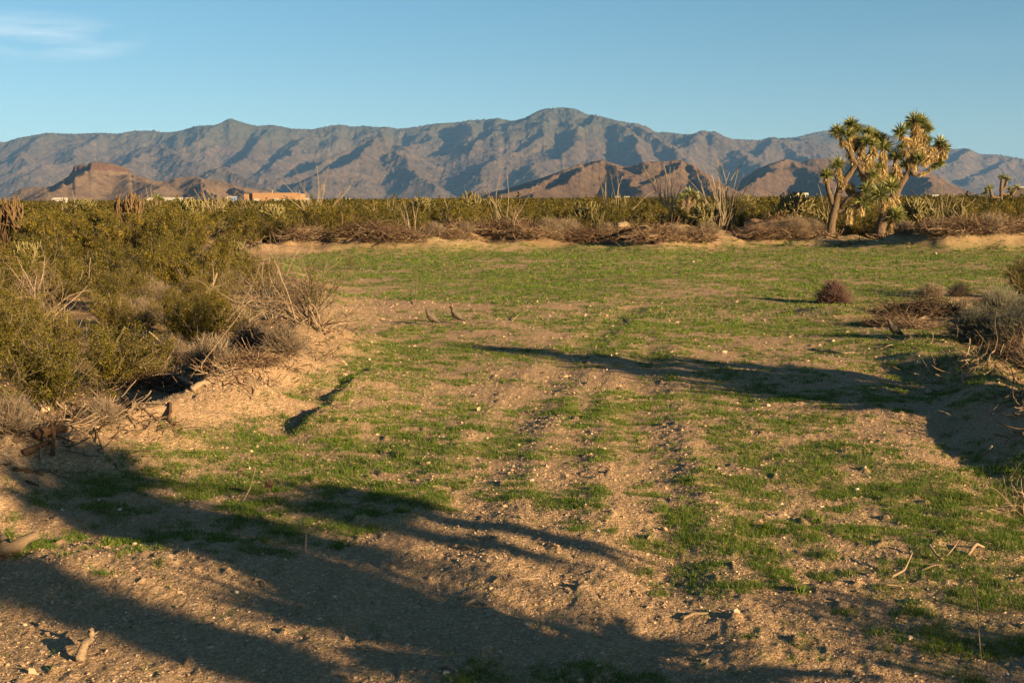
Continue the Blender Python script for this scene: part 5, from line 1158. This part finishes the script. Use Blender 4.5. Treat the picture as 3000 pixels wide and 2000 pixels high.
# stones one can pick out: (px, py, radius m, tone, label)
def stone(px, py, r, tone, label, seed):
    rg = np.random.default_rng(seed); p = on_ground(px, py)
    import bmesh
    bm = bmesh.new(); bmesh.ops.create_icosphere(bm, subdivisions=2, radius=1)
    V = np.array([v.co for v in bm.verts]); Fc = np.array([[v.index for v in f.verts] for f in bm.faces]); bm.free()
    for _ in range(5):
        d = rg.normal(size=3); d /= np.linalg.norm(d); h = rg.uniform(.55, .85); q = V @ d; V = V - np.maximum(q - h, 0)[:, None] * d
    V = V * [1.1, .85, .68] * r + rg.normal(size=V.shape) * r * .02
    mb = MB(); mb.add(V, None, Fc, tone); o = mb.build('stone', M_stone, smooth=False); o.location = (p[0], p[1], p[2] + r * .28); o.rotation_euler.z = rg.uniform(0, 6.28)
    return tag(o, label, 'stone')
STN = [(290, 1466, .022, .98, 'whitish stone in the left shadowed grass'), (350, 1493, .026, 1, 'white stone in shade, right of the whitish one'), (182, 1494, .02, .95, 'white pebble in shade at the far left'), (394, 1594, .026, .9, 'flat pale stone at the tip of the lit gravel'), (257, 1664, .018, .85, 'pale pebble below the small green tuft on the left'),
       (693, 1735, .020, .95, 'bright stone in the lit wedge of gravel'), (727, 1358, .03, .85, 'tan stone left of the narrow tree shadow'), (560, 1485, .025, .5, 'dull flat stone in the left gravel'), (1505, 1367, .028, .8, 'tan stone in the central gravel'), (1558, 1408, .03, .75, 'two-tone stone at the centre'),
       (1520, 1304, .03, .8, 'tan stone at the top of the bare centre strip'), (1750, 1557, .03, .95, 'pale upright stone right of centre'), (1487, 1592, .022, .8, 'small tan stone below the centre grass'), (1945, 1552, .045, .35, 'brown clod standing out in the right grass'), (1578, 1563, .02, .85, 'yellowish pebble near the centre'), (2510, 1435, .03, .92, 'cream stone in the right gravel patch'),
       (2532, 1370, .035, .75, 'tan stone by the lone rut in the right grass'), (2733, 1600, .018, 1, 'tiny white pebble beside the forked stick'), (2665, 1870, .03, .8, 'pale stone near the bottom right'), (2875, 1892, .035, .65, 'tan stone right of the tall dry stalk'), (1433, 1758, .022, .85, 'orange-tan pebble above the centre shadow'), (1540, 1828, .022, .85, 'grey pebble in the centre shadow'),
       (1310, 1972, .03, .95, 'white-faced stone at the bottom edge'), (1560, 1300, .02, .8, 'pebble beside the dark chip at the centre'), (1358, 947, .035, .9, 'yellow stone right of the second bird'), (1728, 900, .06, .8, 'low tan clod in the middle grass'), (2480, 975, .07, .4, 'dark clod in shade below the round bush'), (2440, 1000, .05, .7, 'pale clod pair right of the sunny strip'),
       (2690, 1068, .07, .7, 'pale lump at the rim of the washed-out hole'), (2030, 768, .07, .9, 'light stone at the left of the far grass'), (2720, 1150, .06, .45, 'clod in the shaded right channel'), (2250, 1190, .04, .75, 'grey stone below the long shadow'), (1700, 1995, .03, .5, 'shaded stone at the bottom edge, centre right'),
       (130, 1205, .07, .55, 'reddish boulder under the left creosote'), (104, 1228, .05, .7, 'tan rock below the reddish boulder'), (68, 1235, .06, .85, 'pale rock at the left edge under the bush'), (2740, 745, .10, .6, 'dark rock on the grass right of the Joshua trees'), (2570, 708, .10, .75, 'tan rock at the toe of the berm below the tallest Joshua tree')]
for i, (a, b, r, tn, lab) in enumerate(STN): stone(a, b, r * (.52 if b > 1240 else .7), tn, lab, 800 + i)
# small leafy weeds (pale green rosettes) in the gravel
WD = [(2245, 1545, 'grey-green leafy weed in the right grass'), (1180, 1500, 'pale leafy weed beside the bleached stick'), (1050, 1375, 'feathery pale weed at the top of the grass patch'), (2345, 1735, 'blue-green tuft low on the right'), (995, 1605, 'upright green sprout at the foot of the dark grass patch'), (2400, 1530, 'bluish weed right of the leafy one'), (555, 1580, 'dim green tuft in the left shade'), (310, 1595, 'bright grass clump at the tip of the lit gravel')]
for i, (a, b, lab) in enumerate(WD):
    rg = np.random.default_rng(850 + i); mb = MB(); n = 46; D = dirs(rg, n, .1, 1.3)
    mb.blades(rg.normal(size=(n, 3)) * [.02, .02, .002], D, rg.uniform(.03, .075, n), .007, rg.uniform(.3, 1, n), .15, rg)
    o = mb.build('leafy_weed', M_grass); o.location = on_ground(a, b, -.003); tag(o, lab, 'weed')
# ------------------------------------------------------------------ quails
M_qbody = veg_mat('quail_feather', [(0, (.03, .024, .02)), (.35, (.075, .06, .048)), (.6, (.12, .095, .07)), (1, (.26, .21, .15))], .8, 0, .05)
M_qdark = veg_mat('quail_dark', [(0, (.012, .01, .01)), (1, (.05, .035, .03))], .6, 0, .05)
M_qrust = veg_mat('quail_crown', [(0, (.28, .07, .02)), (1, (.34, .1, .03))], .7, 0, .05)
def quail(px, py, label, face=math.pi, pitch=52, plume='fwd', male=False, s=1.0):
    """body axis runs from tail (back, low) to head (front, high)"""
    p = on_ground(px, py); r = empty('quail', p, face, s); tag(r, label, 'quail')
    # centreline in x (forward) / z (up): tail tip, rump, belly, breast, neck, head, bill tip
    cl = [(-.150, .045, .004, .010), (-.115, .062, .010, .026), (-.085, .080, .026, .034), (-.055, .098, .042, .044), (-.020, .118, .053, .052), (.010, .140, .052, .050), (.030, .165, .042, .040), (.042, .190, .028, .027),
          (.050, .212, .0205, .020), (.058, .228, .0215, .021), (.067, .240, .0205, .020), (.078, .243, .013, .012), (.086, .241, .006, .005), (.093, .237, .0015, .0015)]
    C = np.array(cl); n = len(C); t = np.linspace(0, n - 1, 34)
    c = np.stack([np.interp(t, np.arange(n), C[:, k]) for k in range(4)], 1)
    for _ in range(2): c[1:-1] = (c[:-2] + 2 * c[1:-1] + c[2:]) / 4
    d = np.gradient(c[:, :2], axis=0); d /= np.linalg.norm(d, axis=1, keepdims=True)
    th = np.arange(18) * 2 * math.pi / 18
    V = []; A = []
    for i in range(len(c)):
        nx, nz = -d[i, 1], d[i, 0]
        for a in th:
            y = math.sin(a) * c[i, 2]; q = math.cos(a) * c[i, 3]
            V.append((c[i, 0] + nx * q, y, c[i, 1] + nz * q))
            v = .42 + .08 * math.sin(i * 1.9 + a * 3)
            if t[i] > 7.5: v = .3 if not male else .05
            if 3.5 < t[i] < 7 and math.cos(a) < .2 and abs(math.sin(a)) > .35: v = .95 if (i + int(a * 3)) % 2 else .2   # streaked flank
            if 4.5 < t[i] < 7.5 and math.cos(a) < -.5: v = .12 if male else .5
            if t[i] < 2: v = .22
            A.append(v)
    mb = MB(); m_ = len(c); idx = np.arange(m_ * 18).reshape(m_, 18); a_, b_ = idx[:-1], idx[1:]
    Q = np.stack([a_, np.roll(a_, -1, 1), np.roll(b_, -1, 1), b_], -1).reshape(-1, 4)
    T = [[idx[0, 0], idx[0, k + 1], idx[0, k]] for k in range(1, 17)] + [[idx[-1, 0], idx[-1, k], idx[-1, k + 1]] for k in range(1, 17)]
    mb.add(V, Q, T, np.array(A)); mb.build('body', M_qbody, r)
    for sgn in (-1, 1):                       # folded wing, leg with toes, eye
        w = MB(); k = 14; tt = np.linspace(0, 1, k)
        P = np.stack([.018 - .125 * tt, sgn * (.047 - .022 * tt ** 2), .150 - .082 * tt - .006 * np.sin(tt * 3.1)], 1)
        V = []; 
        for i in range(k):
            ww = .030 * math.sin(math.pi * min(.12 + .9 * tt[i], 1)) + .002
            for a in np.arange(8) * math.pi / 4: V.append(P[i] + [math.sin(a) * ww * .45 * .5, math.cos(a) * .008 * sgn, math.sin(a) * ww])
        ii = np.arange(k * 8).reshape(k, 8); w.add(V, np.stack([ii[:-1], np.roll(ii[:-1], -1, 1), np.roll(ii[1:], -1, 1), ii[1:]], -1).reshape(-1, 4), None, .36); w.build('wing', M_qbody, r)
        l = MB(); off = .012 if sgn > 0 else -.010
        l.tube([(-.008 + off, sgn * .02, .085), (-.014 + off * 1.5, sgn * .02, .045), (-.004 + off * 2, sgn * .02, .004)], [.010, .0035, .0028], 6, .5)
        for q in (-.5, 0, .5): l.tube([(-.004 + off * 2, sgn * .02, .005), (.014 + off * 2, sgn * .02 + q * .02, .002), (.026 + off * 2, sgn * .02 + q * .034, .001)], [.0025, .002, .001], 4, .5)
        l.tube([(-.004 + off * 2, sgn * .02, .005), (-.016 + off * 2, sgn * .02, .002)], [.0022, .001], 4, .5)
        l.build('leg', M_qdark, r)
        e = MB(); e.tube([(.066, sgn * .0185, .246), (.066, sgn * .0215, .246)], [.0035, .0015], 8, .1); e.build('eye', M_qdark, r)
    f = MB()
    pl = [(.060, 0, .258), (.056, 0, .272), (.064, 0, .288), (.082, 0, .295), (.096, 0, .290)] if plume == 'fwd' else [(.062, 0, .258), (.050, 0, .268), (.030, 0, .274), (.010, 0, .276)]
    f.tube(pl, [.002, .003, .005, .008, .003][:len(pl)] if plume == 'fwd' else [.002, .004, .006, .003], 6, .3); f.build('plume', M_qdark, r)
    if male:
        cr = MB(); cr.tube([(.046, 0, .243), (.054, 0, .254), (.068, 0, .257)], [.008, .0135, .008], 8, .5); cr.build('crown_patch', M_qrust, r)
    return r
quail(1262, 953, 'left quail of the pair walking on the sand, crest swept back', math.pi + .1, plume='back', s=.95)
quail(1335, 947, 'right quail of the pair on the sand, crest curling forward, rusty crown', math.pi - .1, male=True, s=1.03)
quail(2615, 990, 'lone quail in the shade in front of the dark brush on the right', math.pi + .15, plume='fwd', s=1.0)

# ------------------------------------------------------------------ far buildings
def pm_(name, col, rough=.9):
    m, t, out = mat_new(name); tc_ = nd(t, 'ShaderNodeTexCoord'); nn = noise(t, tc_.outputs['Object'], 1.2, 5, .6)
    c = mixc(t, nn, tuple(x * .82 for x in col), tuple(min(x * 1.12, .95) for x in col))
    p = nd(t, 'ShaderNodeBsdfPrincipled', inp={'Roughness': rough}); t.links.new(c, p.inputs['Base Color']); t.links.new(p.outputs[0], out.inputs[0]); return m
M_adobe = pm_('adobe_plaster', (.25, .145, .08)); M_white = pm_('white_panel', (.28, .27, .25), .6); M_glass = pm_('window_glass', (.30, .36, .33), .25); M_blue = pm_('blue_tarp', (.10, .2, .45)); M_tan = pm_('tan_siding', (.6, .45, .28)); M_roofm = pm_('roof_sheet', (.42, .40, .36), .5); M_darkm = pm_('dark_panel_and_shade', (.05, .04, .035))
HY = 470.0; k_ = HY / 3640
def hx(px): return (px - 1500) / 3636 * HY
def box_part(name, x0, x1, y0, y1, z0, z1, mat, parent, org):
    b = MB(); b.box(((x0 + x1) / 2 - org[0], (y0 + y1) / 2 - org[1], (z0 + z1) / 2 - org[2]), (x1 - x0, y1 - y0, z1 - z0)); return b.build(name, mat, parent, smooth=False)
org = (hx(795), HY, 0); hs = empty('adobe_house', org); tag(hs, 'flat-roofed orange adobe house with white-framed windows beyond the brush', 'house')
zt = at(795, 568, HY)[2]
box_part('wall', hx(715), hx(880), HY, HY + 12, -.5, zt, M_adobe, hs, org)
box_part('wall', hx(742), hx(872), HY - 1.2, HY - .003, -.5, zt + .35, M_adobe, hs, org)
box_part('parapet', hx(868), hx(879), HY - .6, HY - .004, zt - .3, zt + .25, M_adobe, hs, org)
for a, b, z0, z1, dk in [(724, 729, .9, 2.2, 0), (746, 761, .9, 2.3, 0), (788, 794, .9, 2.2, 0), (803, 818, .9, 2.35, 0), (830, 848, 0, 2.35, 1), (864, 870, .9, 2.2, 0)]:
    yb = HY - 1.2 if a > 740 else HY
    if dk: box_part('porch_shade_panel', hx(a), hx(b), yb - .06, yb - .003, z0, z1, M_darkm, hs, org)  # no opening here: a dark slab on the wall paints the porch shade
    w = box_part('window', hx(a) if not dk else hx(832), hx(b) if not dk else hx(842), yb - .14, yb - .065 if dk else yb - .003, z0 + (.6 if dk else 0), z1 - (.25 if dk else 0), M_white, hs, org)
    wx0, wx1 = (hx(a), hx(b)) if not dk else (hx(832), hx(842)); nb = 2 if wx1 - wx0 > 1.2 else 1
    for q in range(nb):
        xx0 = wx0 + .14 + q * (wx1 - wx0 - .14) / nb; xx1 = wx0 + (q + 1) * (wx1 - wx0 - .14) / nb
        pn = box_part('pane', xx0, xx1, yb - .17, yb - .143, z0 + (.6 if dk else 0) + .15, z1 - (.25 if dk else 0) - .15, M_glass, w, org)
v = MB(); v.tube([(hx(794) - org[0], 3, zt + .2), (hx(794) - org[0], 3, zt + .8)], [.12, .12], 8); v.tube([(hx(794) - org[0], 3, zt + .8), (hx(794) - org[0], 3, zt + 1.15)], [.28, .2], 10); v.build('roof_vent', M_white, hs)
# trailers and sheds, a few pixels each
def shed(px0, px1, pyt, Y, mat, label, name='mobile_home', gable=True, roof=None):
    x0, x1 = (px0 - 1500) / 3636 * Y, (px1 - 1500) / 3636 * Y; z1 = at(px0, pyt, Y)[2]; D = min((x1 - x0) * .6, 9); og = ((x0 + x1) / 2, Y, 0); w2 = (x1 - x0) / 2
    r = empty(name, og); tag(r, label, 'building'); h = z1 * (.72 if gable else 1)
    b = MB(); b.box((0, D / 2, h / 2 - .4), (2 * w2, D, h + .8)); b.build('wall', mat, r, smooth=False)
    rf = MB()
    if gable: rf.add([(-w2 - .3, -.3, h + .004), (w2 + .3, -.3, h + .004), (w2 + .3, D + .3, h + .004), (-w2 - .3, D + .3, h + .004), (-w2 - .3, D / 2, z1), (w2 + .3, D / 2, z1)], [[0, 1, 5, 4], [3, 4, 5, 2], [0, 3, 2, 1]], [[0, 4, 3], [1, 2, 5]], .5)
    else: rf.box((0, D / 2, h + .13), (2 * w2 + .5, D + .5, .25))
    rf.build('roof', roof or M_roofm, r, smooth=False)
    for q in (-.5, .45):
        g = MB(); g.box((q * w2, -.03, h * .62), (min(1.2, w2 * .4), .05, h * .3)); g.build('window', M_darkm, r, smooth=False)
SH = [(152, 188, 588 - 12, 520, M_white, 'white mobile home left of the mesa foot', 1), (425, 452, 576, 760, M_tan, 'tan shed right of the dark cholla', 1), (466, 525, 577, 820, M_white, 'long pale trailer between cholla and ocotillo', 0), (545, 560, 577, 800, M_darkm, 'dark low shed beside the pale trailer', 0),
      (666, 676, 573, 700, M_white, 'narrow white trailer left of the adobe house', 1), (677, 692, 574, 705, M_blue, 'blue-sided trailer next to the narrow white one', 0), (896, 908, 577, 600, M_white, 'cream shed right of the adobe house', 1), (1012, 1026, 578, 700, M_white, 'small white shed left of the V-shaped ocotillo', 1),
      (1806, 1818, 575, 1100, M_white, 'tiny white roof below the middle hill', 0), (1832, 1848, 575, 1110, M_white, 'second tiny white roof below the middle hill', 0), (2036, 2052, 562, 560, M_white, 'white box trailer behind the big ocotillo', 0), (2330, 2346, 566, 620, M_tan, 'low tan roof left of the Joshua trees', 0), (2360, 2372, 564, 560, M_white, 'white shed left of the Joshua trees', 1),
      (2716, 2722, 571, 800, M_white, 'white speck of a shed right of the Joshua trees', 1), (2738, 2756, 571, 820, M_white, 'low white trailer right of the Joshua trees', 0), (2974, 3010, 549, 330, M_darkm, 'dark building with pale roof at the right edge', 0)]
for a in SH:
    a = list(a); a[2] += 3 if a[0] < 1100 else 1
    shed(*a[:6], gable=bool(a[6]), name='mobile_home' if a[1] - a[0] > 20 else 'shed', roof=M_white if a[4] is M_darkm and a[0] > 2000 else None)

# ------------------------------------------------------------------ trees and bushes outside the view on the sun side, whose shadows cross the clearing
cot = 1 / math.tan(SUN_EL); sdir = np.array([math.cos(SUN_AZ), -math.sin(SUN_AZ)])
def caster(px, py, h):
    p = gp(px, py, 0); q = p[:2] + sdir * h * cot; return np.array([q[0], q[1], h])
def caster_tree(base, nodes, label, trunkr=.16):
    """nodes: lists of (px, py, h, r) — clumps strung along an arm, placed so their shade falls at the given spot"""
    b = np.array([base[0], base[1], hz_at(*base)]); tr = []; ro = []; sk = []
    for arm in nodes:
        P = [b + [0, 0, -.1]] + [caster(a, c, h) for a, c, h, r in arm]
        P = [P[0], P[0] * .45 + P[1] * .55 + np.array([0, 0, -.15])] + P[1:]
        tr.append((P, np.linspace(trunkr, .09, len(P)) if arm[0][3] else np.full(len(P), .022)))
        for (a, c, h, r), q in zip(arm, P[2:]):
            if r: ro.append((q, r, (q - b) * [.2, .2, 1])); sk.append(([q, q + [0, 0, -.18], q + [0, 0, -r * 1.1 - .1]], r * .45, r * .75))
    joshua(tuple(b), label, tr, ro, sk, None, .7)
caster_tree((6.4, .3), [[(1900, 1985, .9, .5), (1500, 1930, 1.2, .5)], [(1050, 1780, 1.6, .22), (700, 1650, 2.0, .24), (430, 1540, 2.4, .28), (210, 1430, 2.8, .5), (40, 1480, 2.9, .3)], [(1050, 1780, 1.6, 0), (1130, 1620, 1.9, 0), (1120, 1490, 2.15, .23), (960, 1510, 2.35, .20)]],
            'Joshua tree outside the view whose arms shade the bottom of the clearing', .12)
caster_tree((6.7, -.8), [[(830, 1955, 1.6, .2), (500, 1860, 1.9, .22), (160, 1760, 2.3, .22), (-100, 1690, 2.5, .25)]], 'slender Joshua tree outside the view shading the bottom left corner', .08)
caster_tree((9.2, 8.4), [[(2480, 1150, .9, .45), (2250, 1115, 1.2, .36), (2020, 1100, 1.5, .34)], [(1800, 1060, 1.8, .28), (1560, 1030, 2.1, .26)], [(2650, 1190, .8, .6), (2350, 1090, 1.4, .5)]], 'Joshua tree outside the view beyond the right bank, shading the long grass strip')
for i, (a, c, h) in enumerate([(2850, 1300, .9), (2700, 1230, .9), (2600, 990, .75), (2450, 905, .7), (2950, 1480, .9), (2850, 1900, .7)]):
    q = caster(a, c, h)
    if abs(q[0]) < .43 * q[1] + .9 and q[1] > 4: q[0] = .43 * q[1] + 1.2
    plant(near[i % 3], q[0], q[1], .85, i * 1.1, 'creosote bush outside the view on the sun side of the right bank', 'creosotes shading the right bank')
for pr in near + sparse + mid:
    if pr.name not in used: raise RuntimeError('unused proto ' + pr.name)
HAZE = 2.9e-5
# ------------------------------------------------------------------ haze: the air between camera and far hills
hz = MB(); hz.box((0, 0, 0), (1, 1, 1))
m, t, out = mat_new('haze_air')
pv = nd(t, 'ShaderNodeVolumePrincipled', inp={'Color': (.20, .46, 1.0, 1), 'Density': HAZE, 'Anisotropy': 0.0})
t.links.new(pv.outputs[0], out.inputs['Volume'])
haze = hz.build('haze', m, smooth=False)
top = max(v.co.z for v in mountains.data.vertices) + 8.0
haze.scale = (62000, 62000, top + 25); haze.location = (0, 0, (top - 25) / 2)
tag(haze, kind='stuff')
